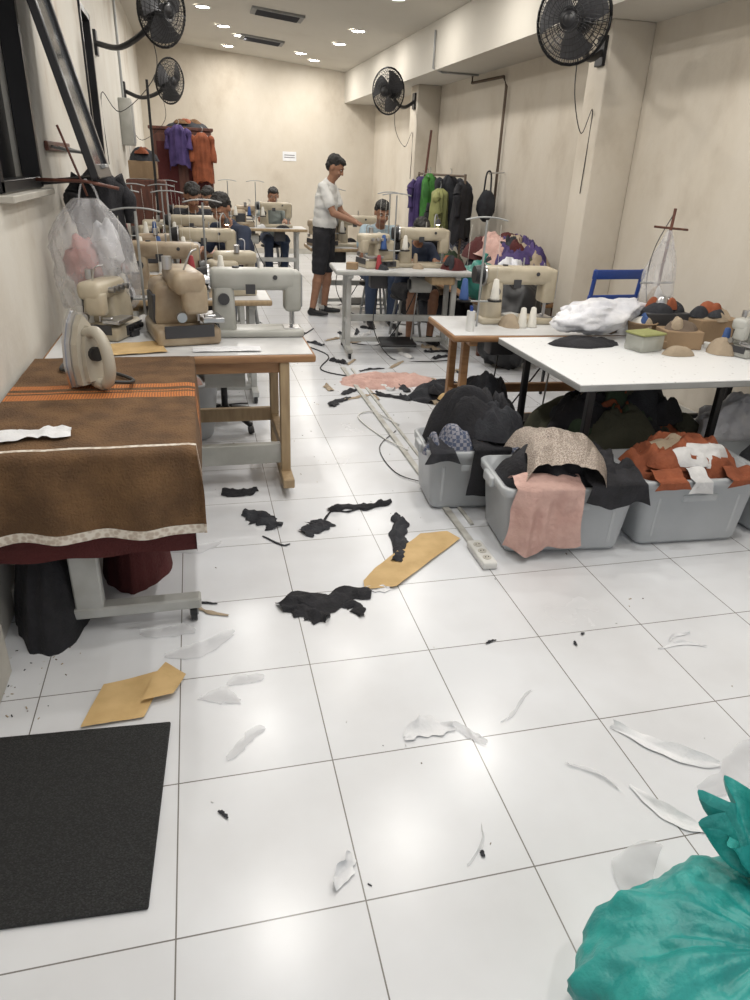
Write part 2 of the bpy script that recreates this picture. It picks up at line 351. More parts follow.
def lockstitch(b,T,E='cream_enamel',stand=True,lamp=False):
    o=b.T; b.T=o@T
    b.box((0,0,.02),(.50,.18,.04),E,bev=.012,seg=2)
    b.box((.17,.0,.15),(.125,.13,.26),E,bev=.025,seg=3,taper=(.86,.9))
    b.box((0.01,0,.295),(.46,.125,.11),E,bev=.03,seg=3)
    b.box((-.195,0,.235),(.09,.12,.21),E,bev=.02,seg=3)
    b.box((-.242,0,.24),(.008,.095,.17),'steel',bev=.003)
    b.cyl((-.2,0,.16),(-.2,0,.055),.007,'steel'); b.cyl((-.185,.012,.16),(-.185,.012,.06),.006,'steel')
    b.box((-.19,-.004,.05),(.018,.035,.012),'steel'); b.box((-.19,0,.042),(.09,.12,.004),'steel',bev=.001)
    b.cyl((.24,0,.295),(.30,0,.295),.062,'black_plastic',r2=.052,n=20); b.cyl((.235,0,.295),(.245,0,.295),.07,'steel',n=20)
    for x,z in((-.15,.24),(-.12,.31)): b.cyl((x,-.058,z),(x,-.085,z),.016,'steel')
    b.cyl((.17,-.062,.27),(.17,-.09,.27),.032,'black_plastic'); b.cyl((.17,-.06,.17),(.17,-.075,.17),.025,'steel')
    b.box((.04,-.064,.30),(.14,.004,.035),'dark_grey',bev=.001); b.tube([(-.195,-.065,.26),(-.2,-.085,.33),(-.19,-.065,.36)],.004,'steel')
    b.box((.03,.064,.25),(.05,.006,.05),'dark_grey',bev=.001); b.cyl((.17,.06,.2),(.17,.075,.2),.03,'dark_grey'); b.cyl((-.1,.06,.31),(-.1,.068,.31),.012,'dark_grey')
    b.cyl((-.02,0,.35),(-.02,0,.40),.006,'steel',n=6); b.cyl((.1,0,.35),(.1,0,.358),.018,'dark_grey')
    if lamp: machine_lamp(b,-.12,-.06,.30)
    if stand: thread_stand(b,.3,.14,0,.62)
    b.T=o
def overlock(b,T,E='cream_enamel',stand=True,lamp=False):
    o=b.T; b.T=o@T
    b.box((0,0,.035),(.34,.26,.07),E,bev=.015,seg=2); b.box((.05,.02,.15),(.22,.2,.18),E,bev=.03,seg=3,taper=(.92,.85))
    b.box((-.05,-.01,.25),(.30,.13,.09),E,bev=.03,seg=3); b.box((-.16,-.03,.19),(.07,.1,.12),E,bev=.02,seg=3)
    b.box((-.09,-.1,.10),(.17,.09,.02),'steel',bev=.003); b.cyl((-.16,-.04,.14),(-.16,-.04,.1),.006,'steel')
    b.box((-.17,-.085,.12),(.02,.05,.01),'steel')
    for i in range(4): b.cyl((-.1+i*.05,-.075,.25),(-.1+i*.05,-.105,.25),.014,'steel'); 
    for i in range(3): b.cyl((-.04+i*.06,-.135,.045),(-.04+i*.06,-.15,.045),.014,'black_plastic')
    b.cyl((.17,.02,.17),(.22,.02,.17),.065,'black_plastic',n=20); b.box((.03,-.132,.04),(.2,.006,.05),'dark_grey',bev=.001)
    b.box((.03,.11,.13),(.14,.02,.12),'dark_grey',bev=.005); b.cyl((-.05,.05,.29),(-.05,.05,.34),.02,'steel')
    b.tube([(-.12,0,.29),(-.13,-.03,.36),(-.1,-.06,.37)],.004,'steel')
    b.box((-.172,.0,.06),(.006,.2,.05),'dark_grey',bev=.001); b.cyl((-.17,.03,.12),(-.19,.03,.12),.02,'steel')
    if lamp: machine_lamp(b,-.08,-.05,.28)
    if stand: thread_stand(b,.2,.18,0,.62,('thread_white','thread_red'))
    b.T=o
def castor(b,x,y,r=.028):
    b.cyl((x-.012,y,r),(x+.012,y,r),r,'black_plastic'); b.cyl((x-.016,y,r),(x+.016,y,r),r*.4,'grey_metal'); b.box((x,y,r*2),(.04,.03,.02),'grey_metal',bev=.002)
def small_stuff(b,z,x0,x1,y0,y1,n,seed):
    rnd=random.Random(seed)
    for i in range(n):
        x=rnd.uniform(x0,x1);y=rnd.uniform(y0,y1);k=rnd.random()
        if k<.25: thread_cone(b,(x,y,z),rnd.choice(['thread_white','thread_blue','thread_red','charcoal_cloth','tan_cloth']))
        elif k<.5: s_=rnd.uniform(.05,.11); b.box((x,y,z+s_*.3),(s_,s_*.8,s_*.6),rnd.choice(['cardboard','white_plastic','dark_grey','clear_box','blue_plastic']),rot=(0,0,rnd.uniform(0,3)),bev=.004)
        elif k<.82: b.heap((x,y,z),(rnd.uniform(.05,.1),rnd.uniform(.05,.1),rnd.uniform(.03,.09)),[rnd.choice(['charcoal_cloth','white_cloth','pink_cloth','black_cloth','purple_cloth','tan_cloth'])],seed=seed+i,na=28,nr=9)
        elif k<.9: b.cyl((x,y,z),(x,y,z+.12),.025,'white_plastic'); b.cyl((x,y,z+.12),(x,y,z+.15),.01,'blue_plastic')
        else:
            for sg in(-1,1): b.box((x,y,z+.004),(.16,.012,.004),'steel',rot=(0,0,.15*sg+1)); b.lathe([(.014,0),(.022,.004),(.014,.008)],'black_plastic',c=(x+.06+.02*sg,y+.08,z),n=12)
def station(name,loc,rz,W=1.15,D=.55,h=.75,top='white_lam',edge='wood_light',leg='lt_metal',machines=(),extra=None,motor=True,stuff=5,seed=1):
    b=B(name,loc,rz)
    b.box((0,0,h-.02),(W,D,.04),edge,bev=.012,seg=2); b.box((0,0,h+.0005),(W-.02,D-.02,.003),top,bev=.001)
    for sx in(-1,1):
        x=sx*(W/2-.14)
        b.box((x,0,.075),(.05,D+.06,.04),leg); b.box((x,-.12,.41),(.045,.05,.64),leg); b.box((x,.14,.41),(.045,.05,.64),leg); b.box((x,0,h-.055),(.05,D-.06,.03),leg)
        b.box((x,0,.30),(.03,.26,.03),leg)
        for y in(-D/2,D/2): castor(b,x,y)
    b.box((0,.14,.30),(W-.28,.04,.06),leg); b.box((0,.14,.09),(W-.28,.04,.04),leg)
    if motor:
        b.cyl((.12,.08,h-.16),(.32,.08,h-.16),.075,'grey_enamel',n=18); b.cyl((.10,.08,h-.16),(.12,.08,h-.16),.05,'black_plastic'); b.box((.22,.08,h-.06),(.1,.1,.06),'dark_grey')
        b.box((-.2,.05,h-.12),(.16,.14,.14),'dark_grey',bev=.01,seg=2); b.box((0,-.02,.10),(.34,.22,.02),'black_metal',rot=(.18,0,0)); b.cyl((.14,0,.12),(.2,.08,h-.16),.006,'grey_metal',n=6)
        b.box((W/2-.28,-.1,h-.08),(.22,.28,.07),'wood_light')
        b.tube([(.2,.1,h-.2),(.1,.2,.3),(-.1,.25,.02),(-.4,.3,.01)],.006,'cable',n=5)
        b.tube([(-.2,.05,h-.2),(-.25,-.1,.25),(-.1,-.3,.01),(.2,-.42,.01),(.5,-.36,.01)],.005,'cable',n=5)
    for mm in machines:
        k,x,y,r,E=mm[:5]; T=Matrix.Translation((x,y,h+.001))@Matrix.Rotation(r,4,'Z'); (lockstitch if k=='L' else overlock)(b,T,E,True,len(mm)>5)
    if stuff: small_stuff(b,h+.002,-W/2+.08,W/2-.08,-D/2+.06,D/2-.06,stuff,seed)
    if extra: extra(b,h+.002)
    return b.done()
def clutter(b,z,items):
    for i,(x,y,rx,ry,h,m) in enumerate(items): b.heap((x,y,z),(rx,ry,h),m,seed=i*3+x*7,na=36,nr=12)
b=B('sewing_table',(0,0,0))
X0,X1,Y0,Y1=-.74,.56,3.46,4.2
b.box(((X0+X1)/2,(Y0+Y1)/2,.73),(X1-X0,Y1-Y0,.04),'wood',bev=.01,seg=2); b.box(((X0+X1)/2,(Y0+Y1)/2,.7515),(X1-X0-.03,Y1-Y0-.03,.004),'white_lam',bev=.001)
for x,y in((.40,3.50),(.40,4.05),(-.6,3.55),(-.6,4.05)): b.box((x,y,.385),(.05,.055,.65),'wood_light'); castor(b,x,y,.03)
b.box((.02,3.52,.205),(.74,.045,.11),'grey_enamel'); b.box((-.1,4.05,.25),(1.0,.04,.08),'wood_light'); b.box((.4,3.78,.22),(.045,.5,.06),'wood_light'); b.box((-.1,3.52,.68),(1.0,.035,.06),'wood')
b.box((.40,3.60,.085),(.06,.5,.05),'wood_light')
b.cyl((.0,3.9,.55),(.22,3.9,.55),.085,'grey_enamel',n=20)
small_stuff(b,.754,-.7,-.25,3.9,4.15,8,33)
b.done()
def mach(name,fn,loc,rz,E,sc=1.0,stand=True,lamp=False):
    b=B(name,loc,rz,sc); fn(b,Matrix(),E,stand,lamp); return b.done()
mach('sewing_machine',lockstitch,(.30,3.93,.7545),math.pi,'grey_enamel',1.02,False)
mach('overlock_machine',overlock,(-.10,3.88,.7545),math.pi/2+.2,'beige_enamel',1.25,False)
mach('overlock_machine',overlock,(-.48,3.98,.7545),1.2,'cream_enamel',1.0,False)
b=B('thread_stand',(-.3,4.13,.754)); b.cyl((0,0,0),(0,0,.015),.06,'black_metal'); thread_stand(b,0,0,.01,.6,('thread_white','tan_cloth')); b.done()
b=B('kraft_paper_sheet',(-.36,3.62,.756),.2); b.sheet(lambda u,v:((u-.5)*.34,(v-.5)*.24,.004+.012*abs(noise.noise(Vector((u*3,v*3,1))))),10,8,'kraft'); b.done()
b=B('paper_sheet',(.12,3.58,.756),0); b.sheet(lambda u,v:((u-.5)*.34,(v-.5)*.1,.003+.006*abs(noise.noise(Vector((u*3,v*3,5))))),10,5,'paper'); b.done()
station('sewing_station',(-.1,5.3,0),math.pi,W=1.2,machines=[('L',.12,0,0,'beige_enamel'),('O',-.32,0,.2,'cream_enamel')],seed=2,stuff=12,extra=lambda b,z:b.heap((.45,.1,z),(.12,.1,.22),['bag_white'],seed=8,fold=.6))
station('sewing_station',(-.1,6.5,0),math.pi,W=1.2,machines=[('L',-.2,0,0,'cream_enamel','lamp'),('O',.28,0,.2,'beige_enamel')],seed=3,stuff=12,extra=lambda b,z:b.heap((.3,-.05,z),(.2,.15,.12),['pink_cloth','purple_cloth'],seed=8))
station('sewing_station',(-.1,8.05,0),math.pi,W=1.2,machines=[('L',-.1,0,0,'cream_enamel'),('O',.32,0,.2,'cream_enamel')],seed=4,stuff=11,extra=lambda b,z:b.heap((.05,.15,z),(.2,.08,.14),['pink_cloth','white_cloth'],seed=4))
station('sewing_station',(-.1,9.75,0),math.pi,W=1.2,machines=[('L',-.1,0,0,'beige_enamel'),('O',.32,0,.2,'cream_enamel')],seed=5,stuff=9)
station('sewing_station',(1.05,11.3,0),math.pi,W=1.2,machines=[('L',-.15,0,0,'cream_enamel'),('O',.35,0,0,'beige_enamel')],seed=6)
station('sewing_station',(1.85,6.52,0),-.07,W=1.28,D=.56,h=.79,edge='lt_metal',machines=[('O',-.22,.02,.3,'cream_enamel'),('L',.22,.08,math.pi,'cream_enamel','lamp')],seed=7,stuff=9,extra=lambda b,z:clutter(b,z,[(.5,-.05,.12,.12,.1,['maroon_cloth','charcoal_cloth'])]))
station('sewing_station',(1.9,8.75,0),0,W=1.2,machines=[('L',0,0,math.pi,'cream_enamel'),('O',-.4,0,.3,'beige_enamel')],seed=8,stuff=8,extra=lambda b,z:clutter(b,z,[(.45,0,.14,.2,.25,['white_cloth','tan_cloth'])]))
station('sewing_station',(2.08,4.12,0),-.05,W=1.25,D=.6,edge='wood',leg='wood',machines=[('L',-.10,.1,math.pi,'cream_enamel')],seed=9,stuff=9)
b=B('cutting_table'); b.box((2.55,3.28,.735),(1.72,.98,.03),'grey_metal',bev=.004); b.box((2.55,3.28,.7525),(1.72,.98,.006),'dots_top',bev=.002)
for x in(1.85,2.6,3.3):
    for y in(2.95,3.68): b.box((x,y,.36),(.035,.035,.72),'black_metal')
    b.box((x,3.3,.70),(.03,.8,.035),'black_metal')
b.box((2.58,2.95,.70),(1.5,.03,.035),'black_metal'); b.box((2.58,3.68,.25),(1.5,.03,.03),'black_metal'); b.done()

# ------------------------------------------------------------------ ironing table
def drape(b,x0,x1,y0,y1,z,over_f,over_s,m,mf=None,amp=.02,seed=0,nu=60,nv=90,gap=.012):
    W=x1-x0+over_s; Ln=y1-y0+over_f
    def fn(u,v):
        a=x0+u*W; s_=y1-v*Ln
        dx=max(0,a-x1); dy=max(0,y0-s_)
        x=min(a,x1);y=max(s_,y0); d=max(dx,dy)
        f=noise.noise(Vector((a*5+seed,s_*1.2 if dy<=0 else 1,seed)))
        zz=z-d+(.006*abs(noise.noise(Vector((a*6,s_*5,seed)))) if d<=0 else 0)
        if dx>0: x+=gap+amp*min(1,d/.1)*(.5+f*1.0)*.8
        if dy>0: y-=gap+amp*min(1,d/.1)*(.6+noise.noise(Vector((a*7+seed,3,seed)))*1.6); zz+=.014*noise.noise(Vector((a*6,7,seed)))*min(1,d/.2)
        return (x,y,zz)
    b.sheet(fn,nu,nv,m,mf)
b=B('ironing_table'); 
b.box((-.40,2.82,.73),(.66,1.16,.04),'wood_light'); b.box((-.40,2.82,.67),(.58,1.06,.08),'wood_dark')
for y in(2.33,3.3):
    b.box((-.47,y,.36),(.10,.05,.56),'lt_metal',bev=.006); b.box((-.37,y-.0,.085),(.60,.06,.045),'lt_metal',bev=.006)
    for x in(-.64,-.1): castor(b,x,y,.032)
    b.box((-.3,y,.60),(.5,.05,.05),'lt_metal')
b.box((-.47,2.82,.25),(.05,.95,.05),'lt_metal')
b.done()
b=B('ironing_cloth')
def icm(u,v):
    if v>.975 or u>.985: return 'lace'
    if .30<v<.335 or .355<v<.365 or .375<v<.425: return 'orange_cloth'
    if .765<v<.778: return 'lace'
    return 'brown_cloth'
drape(b,-.755,-.055,2.185,3.42,.766,.30,.28,'brown_cloth',mf=icm)
drape(b,-.74,-.075,2.225,3.38,.7575,.385,.36,'maroon_cloth',seed=5,amp=.004,gap=.006)
b.done()
b=B('steam_iron',(-.47,2.95,.772),.75,1.3)
pts=[(-.055,0),(.055,0),(.058,.07),(.048,.14),(.025,.2),(0,.235),(-.025,.2),(-.048,.14),(-.058,.07)]
b.T=Matrix.Rotation(-.12,4,'X')@Matrix.Rotation(math.radians(90),4,'X')
b.prism(pts,-.012,0,'soleplate'); b.prism([(x*.93,y*.95+.004) for x,y in pts],0,.02,'steel')
b.prism([(x*.84,y*.88+.01) for x,y in pts],.02,.05,'iron_body'); b.prism([(x*.6,y*.7+.02) for x,y in pts],.05,.07,'iron_body')
b.tube([(0,.16,.05),(0,.165,.10),(0,.12,.13),(0,.05,.13),(0,.01,.10),(0,.012,.05)],.018,'iron_body',n=10); b.cyl((0,.1,.06),(0,.1,.085),.022,'black_plastic')
b.T=Matrix(); b.tube([(0,-.1,.03),(.06,-.13,.02),(.12,-.06,.006),(.12,.08,.006),(.04,.18,.006),(.1,.26,.006)],.006,'cable')
b.done()
b=B('folded_tissue',(-.58,2.36,.7705),.1); b.sheet(lambda u,v:((u-.5)*.26,(v-.5)*.11*(1-.7*abs(u-.5)+.2*math.sin(u*9)),.006+.025*abs(noise.noise(Vector((u*5,v*3,2))))),18,8,'paper'); b.done()
b=B('fabric_bundle',(-.62,2.5,0)); b.heap((0,0,0),(.14,.3,.5),['black_cloth'],seed=4,fold=.5); b.done()
b=B('fabric_bundle',(-.34,2.75,0)); b.heap((0,0,0),(.13,.2,.58),['maroon_cloth','brown_cloth','charcoal_cloth'],seed=9,fold=.5); b.done()
b=B('door_panel',(-.72,1.95,0),0); b.box((-.02,-.1,.1),(.05,.55,.2),'trim_paint'); b.done()

b=B('rubber_doormat',(-.47,1.47,0),-.06)
b.box((0,0,.006),(.55,.62,.012),'mat_rubber',bev=.005,seg=2); b.done()
def flat(name,poly,mat,z=.004,loc=(0,0,0),amp=.006,seed=0,fr=6):
    bm=bmesh.new(); vs=[bm.verts.new((x,y,0)) for x,y in poly]; bm.faces.new(vs)
    bmesh.ops.triangulate(bm,faces=bm.faces[:])
    for _ in range(4): 
        es=[e for e in bm.edges if e.calc_length()>.035]
        if es: bmesh.ops.subdivide_edges(bm,edges=es,cuts=1,use_grid_fill=True)
        bmesh.ops.triangulate(bm,faces=bm.faces[:])
    for v in bm.verts: v.co.z=z+amp*(1+noise.noise(v.co*fr+Vector((seed,seed,0))))+amp*.6*abs(noise.noise(v.co*fr*3+Vector((seed,0,5)))); 
    bm.verts.index_update(); b=B(name,loc); b.raw([v.co.copy() for v in bm.verts],[[v.index for v in f.verts] for f in bm.faces],mat,True); bm.free(); return b.done()
flat('kraft_paper_sheet',[(-.45,1.79),(-.26,1.80),(-.20,1.99),(-.22,2.02),(-.40,1.98)],'kraft',amp=.006)
flat('kraft_paper_sheet',[(-.27,1.86),(-.17,1.88),(-.13,1.97),(-.2,2.05),(-.24,1.98)],'kraft',amp=.006,seed=3,z=.016)
flat('kraft_paper_strip',[(.60,2.40),(.74,2.40),(1.16,2.76),(1.12,2.84),(.98,2.84),(.68,2.56),(.61,2.47)],'kraft',amp=.006)
def rag(name,c,pts,w,mat,seed):
    P=cr([(x,y,0) for x,y in pts],7); b=B(name,(c[0],c[1],0)); n=len(P); K=12; vs=[];fs=[]
    hh=min(1,w/.04)
    for i,p in enumerate(P):
        d=(P[min(i+1,n-1)]-P[max(i-1,0)]).normalized(); s_=Vector((-d.y,d.x,0)); t=i/(n-1)
        base=w*(.35+.65*math.sin(math.pi*min(1,max(0,t*.9+.08)))**.6)
        wl=base*(1+.9*noise.noise(Vector((t*6,seed,0)))); wr_=base*(1+.9*noise.noise(Vector((t*6,seed,7))))
        for j in range(K+1):
            u=j/K*2-1; q=p+s_*u*(wl if u<0 else wr_)*(1+.35*noise.noise(Vector((t*11,j*.8,seed)))); 
            z=.004+.026*hh*(1-u*u)*(.25+abs(noise.noise(Vector((q.x*18,q.y*18,seed))))*1.8)
            vs.append(Vector((q.x,q.y,z)))
    for i in range(n-1):
        for j in range(K): a=i*(K+1)+j; fs.append([a,a+1,a+K+2,a+K+1])
    b.raw(vs,fs,mat); return b.done()
rag('fabric_scrap',(.42,2.34),[(-.19,-.0),(-.1,.03),(.02,.0),(.1,.05),(.2,.02)],.06,'black_cloth',1)
rag('fabric_scrap',(.5,2.28),[(-.05,.05),(.03,.02),(.05,-.06)],.03,'black_cloth',8)
rag('fabric_scrap',(.38,2.28),[(-.1,.06),(-.03,-.01),(.03,-.06)],.045,'black_cloth',2)
rag('fabric_scrap',(.85,2.82),[(-.06,-.22),(.0,-.1),(.02,.05),(.06,.14),(.07,.24)],.042,'charcoal_cloth',3)
rag('fabric_scrap',(.78,3.2),[(-.2,-.03),(-.08,0),(.02,-.02),(.15,.03)],.035,'black_cloth',4)
rag('fabric_scrap',(.50,3.0),[(-.09,-.05),(0,0),(.03,.06)],.06,'charcoal_cloth',5)
rag('fabric_scrap',(.24,3.12),[(-.08,.09),(0,0),(.06,-.1)],.06,'charcoal_cloth',6)
rag('fabric_scrap',(.14,3.45),[(-.09,.02),(0,0),(.1,.03)],.045,'black_cloth',7)
rag('thread_scrap',(.6,3.12),[(-.08,-.1),(0,.05),(.08,.02),(.2,.08)],.008,'black_cloth',9)
rag('thread_scrap',(.3,2.85),[(-.08,.1),(0,.0),(.04,.0)],.007,'charcoal_cloth',10)
rag('thread_scrap',(-.05,2.38),[(-.08,.06),(0,-.02),(.08,-.06)],.01,'tan_cloth',11)
rag('thread_scrap',(-.08,2.42),[(-.08,.0),(0,.01),(.07,-.01)],.007,'charcoal_cloth',12)
for i,(x,y,L,a) in enumerate([(1.0,1.97,.05,.3),(1.32,1.9,.03,1.3),(-.03,1.38,.04,-.9),(1.38,1.95,.02,.5),(.63,1.12,.02,1.3)]):
    rag('fabric_snippet',(x,y),[(-L/2*math.cos(a),-L/2*math.sin(a)),(0,.004),(L/2*math.cos(a),L/2*math.sin(a))],.006,'charcoal_cloth',20+i)
for i in range(36):
    x=random.uniform(.9,2.3);y=random.uniform(4.7,7.6);a=random.uniform(0,3);L=random.uniform(.06,.17)
    rag('fabric_scrap',(x,y),[(-L*math.cos(a),-L*math.sin(a)),(random.uniform(-.03,.03),.02),(L*math.cos(a),L*math.sin(a))],random.uniform(.015,.045),random.choice(['black_cloth','charcoal_cloth','charcoal_cloth','white_cloth','tan_cloth']),40+i)
b=B('lint_specks')
for i in range(300):
    k=random.random()
    if k<.25: x=random.uniform(-.5,2.9);y=random.uniform(.9,3.6)
    elif k<.4: x=random.uniform(-.75,-.5);y=random.uniform(1.8,2.4)
    else: x=random.uniform(.1,2.6);y=random.uniform(3.6,8)
    s_=random.uniform(.0015,.004); a=random.uniform(0,3); l_=s_*random.uniform(1,4)
    b.box((x,y,.0015),(l_,s_,.002),random.choice(['grime','charcoal_cloth','tan_cloth','white_cloth']),rot=(0,0,a),bev=0)
b.done()
def curl(name,c,rz,w,l,h,mat,seed):
    b=B(name,(c[0],c[1],0),rz)
    b.sheet(lambda u,v:((u-.5)*l+.012*noise.noise(Vector((u*5,v*2,seed))),(v-.5)*w*(.15+.85*math.sin(math.pi*(.03+.94*u)))*(1+.6*noise.noise(Vector((u*5,seed,0))))+.25*l*math.sin(u*3.4+seed)*.5,.002+h*abs(math.sin(u*4+seed))*v*v+h*.15*(1+noise.noise(Vector((u*3,v*3,seed))))),26,8,mat); return b.done()
for i,(x,y,r,w,l,h) in enumerate([(.62,1.56,.1,.07,.17,.03),(.74,1.53,-.6,.03,.13,.015),(1.34,1.36,-.5,.05,.32,.03),(1.22,1.14,-.9,.04,.26,.02),(1.5,1.25,.2,.09,.35,.015),(.05,1.63,.5,.04,.16,.01),(-.02,1.84,-.4,.06,.14,.015),(.07,1.92,.3,.05,.12,.01),(.26,1.14,1.2,.04,.10,.03),(.62,1.15,1.0,.008,.14,.01),(-.08,2.15,.2,.08,.26,.012),(-.2,2.25,-.4,.07,.2,.012),(1.72,1.8,-.2,.015,.2,.01),(1.75,1.86,.4,.012,.12,.01),(.66,2.40,.1,.04,.10,.012),(-.1,2.9,.3,.08,.25,.01),(1.05,1.3,2.2,.02,.16,.01),(.95,1.62,.4,.012,.2,.006),(1.0,.95,.6,.10,.3,.01)]):
    curl('paper_scrap',(x,y),r,w,l,h,'paper' if i in(0,2,3,8,12,13,14) else 'thin_paper',i)
b=B('pink_fabric_pile',(1.52,5.5,0)); b.heap((0,0,0),(.42,.22,.05),['pink_cloth'],seed=3,fold=.45,na=90,nr=28); b.done()
b=B('fabric_pile',(1.85,5.0,0)); b.heap((0,0,0),(.3,.2,.10),['charcoal_cloth','kraft','black_cloth'],seed=6,fold=.45); b.done()
b=B('cable_trunking'); b.box((1.2,4.25,.008),(.035,3.4,.016),'trunk',bev=.003); b.box((1.275,4.4,.006),(.02,3.0,.012),'trunk',bev=.002)
b.tube([(1.3,4.4,.01),(1.18,4.7,.012),(1.05,4.6,.008),(1.12,4.2,.008),(1.22,3.9,.02)],.005,'white_plastic'); b.done()
b=B('floor_cable'); b.tube([(1.28,5.6,.006),(1.0,5.9,.006),(1.15,6.4,.006),(.95,7.0,.006),(1.2,7.6,.006)],.006,'cable'); b.tube([(1.2,3.4,.012),(1.06,3.6,.006),(1.06,4.0,.006),(1.25,4.3,.006)],.003,'cable'); b.done()
b=B('power_strip',(1.2,2.58,0),0); b.box((0,0,.02),(.07,.22,.036),'white_plastic',bev=.008,seg=2)
for y in(-.06,0,.06): b.cyl((0,y,.036),(0,y,.041),.02,'trim_paint'); b.cyl((-.007,y,.04),(-.007,y,.043),.003,'black_plastic',n=6); b.cyl((.007,y,.04),(.007,y,.043),.003,'black_plastic',n=6)
b.done()
b=B('teal_plastic_sack',(1.02,.60,0),0)
def sk(u,v):
    th=math.pi*v; ph=2*math.pi*u; r=math.sin(th)**.55; p=Vector((math.cos(ph),math.sin(ph),0))
    rid=abs(noise.noise(Vector((math.cos(ph)*3,math.sin(ph)*3,v*2.2)))); rid2=abs(noise.noise(Vector((math.cos(ph)*7,math.sin(ph)*7,v*5+4))))
    w=1+.12*noise.noise(p*2+Vector((0,0,v*3)))-.12*rid-.07*rid2+.03*noise.noise(Vector((math.cos(ph)*9,math.sin(ph)*9,v*14)))
    z=.15+.155*math.cos(th)*(w+.1*noise.noise(Vector((p.x*r*5,p.y*r*5,1))))
    return (p.x*.40*r*w,p.y*.28*r*w,max(.002,z))
b.sheet(sk,130,70,'teal_plastic')
# tied neck with a flared, pleated opening
def nk(u,v):
    a=2*math.pi*u; c=Vector((.07,.08,.20)).lerp(Vector((.08,.20,.40)),v)
    r=(.13*(1-v/.5)+.035) if v<.5 else (.035+.085*((v-.5)/.5)**.8)
    pl=1+(.28*math.sin(a*9+2*noise.noise(Vector((v*3,0,0))))+.25*noise.noise(Vector((math.cos(a)*3,math.sin(a)*3,v*4))))*(.5+v*.7)
    return (c.x+r*pl*math.cos(a),c.y+r*pl*math.sin(a)*.75,c.z+.03*noise.noise(Vector((math.cos(a)*3,math.sin(a)*3,2)))*v)
b.sheet(nk,110,26,'teal_plastic'); b.tube([(.075+.045*math.cos(k*.63),.14+.036*math.sin(k*.63),.30) for k in range(11)],.008,'teal_bag',smooth=False)
b.done()

# ------------------------------------------------------------------ bins
def rrect(w,d,r,z,n=5):
    out=[]
    for cx,cy,a0 in((w/2-r,d/2-r,0),(-w/2+r,d/2-r,90),(-w/2+r,-d/2+r,180),(w/2-r,-d/2+r,270)):
        for i in range(n+1): a=math.radians(a0+90*i/n); out.append((cx+r*math.cos(a),cy+r*math.sin(a),z))
    return out
def bin_(loc,rz,w,d,h,fill):
    b=B('plastic_storage_bin',loc,rz); k=.86
    loops=[rrect(w*k,d*k,.04,.012),rrect(w*k+.02,d*k+.02,.045,.03),rrect(w*.985,d*.985,.05,h-.045),rrect(w+.03,d+.03,.055,h-.04),rrect(w+.035,d+.035,.055,h-.006),rrect(w+.02,d+.02,.05,h),rrect(w-.01,d-.01,.045,h),rrect(w*k-.01,d*k-.01,.035,.02)]
    vs=[p for l in loops for p in l]; n=len(loops[0]); fs=[]
    for i in range(len(loops)-1):
        for j in range(n): fs.append([i*n+j,i*n+(j+1)%n,(i+1)*n+(j+1)%n,(i+1)*n+j])
    fs.append(list(range(n))[::-1]); fs.append([(len(loops)-1)*n+j for j in range(n)])
    b.raw(vs,fs,'bin_plastic',True)
    b.box((0,-d*.475,h*.72),(w*.3,.02,.04),'bin_plastic',bev=.008,seg=2)
    for x in(-.34,.34): b.box((x*w,-d*.462,h*.45),(.02,.012,h*.6),'bin_plastic',rot=(.06,0,0))
    for sx in(-1,1):
        b.box((sx*(w/2+.02),0,h-.03),(.03,d*.3,.05),'bin_plastic',bev=.008,seg=2)
    for x in(-w*.33,w*.33):
        for y in(-d*.33,d*.33): b.cyl((x-.01,y,.012),(x+.01,y,.012),.012,'dark_grey',n=10)
    fill(b,w,d,h); return b.done()
def drape_over(b,x0,x1,y,z,drop,m,seed,back=.16):
    def fn(u,v):
        x=x0+(x1-x0)*u; s_=v*(back+drop); f=noise.noise(Vector((x*16,seed,0))); g=noise.noise(Vector((x*7,s_*5,seed)))
        if s_<back: return (x+.02*g,y+back-s_,z+.03*math.sin(s_/back*3.1)+.012*f+.01*g)
        d=s_-back; return (x+(.05*(u-.5))*d/drop+.02*g,y-.022-.04*f*min(1,d*9)-.02-.015*abs(g),z-d-.05*noise.noise(Vector((x*8,seed,4)))*(d/drop)**2)
    b.sheet(fn,60,36,m)
def fill1(b,w,d,h):
    b.heap((.03,.04,h-.03),(w*.54,d*.56,.28),['black_cloth'],seed=2,fold=.6)
    b.heap((.12,-.05,h+.05),(w*.34,d*.4,.14),['charcoal_cloth'],seed=7,fold=.7)
    b.heap((-.1,-.1,h-.03),(w*.34,d*.25,.12),['plaid'],seed=5,fold=.6)
    drape_over(b,-.02,.17,-d/2,h+.03,.26,'black_cloth',3,.2)
    drape_over(b,.17,.27,-d/2,h+.02,.12,'plaid',3,.2)
    drape_over(b,-.25,-.12,-d/2,h+.01,.06,'charcoal_cloth',6,.15)
def fill2(b,w,d,h):
    b.heap((.03,0,h-.04),(w*.54,d*.54,.19),['black_cloth'],seed=12,fold=.5)
    def sq(u,v):
        x=-.24+.36*u+.05*math.sin(v*3);y=-.20+.36*v+.03*math.sin(u*5); return (x,y-.03*u,h+.10+.02*math.sin(u*3)+.08*math.sin(v*2.6)*(1-.2*u)+.03*noise.noise(Vector((u*4,v*4,0)))+.015*abs(noise.noise(Vector((u*9,v*3,2))))-.08*(abs(u-.5)*2)**4)
    b.sheet(sq,36,30,'sequin')
    drape_over(b,-.29,.03,-d/2,h+.02,.31,'pink_cloth',7,.1)
    drape_over(b,.07,.33,-d/2,h+.03,.10,'black_cloth',9,.2)
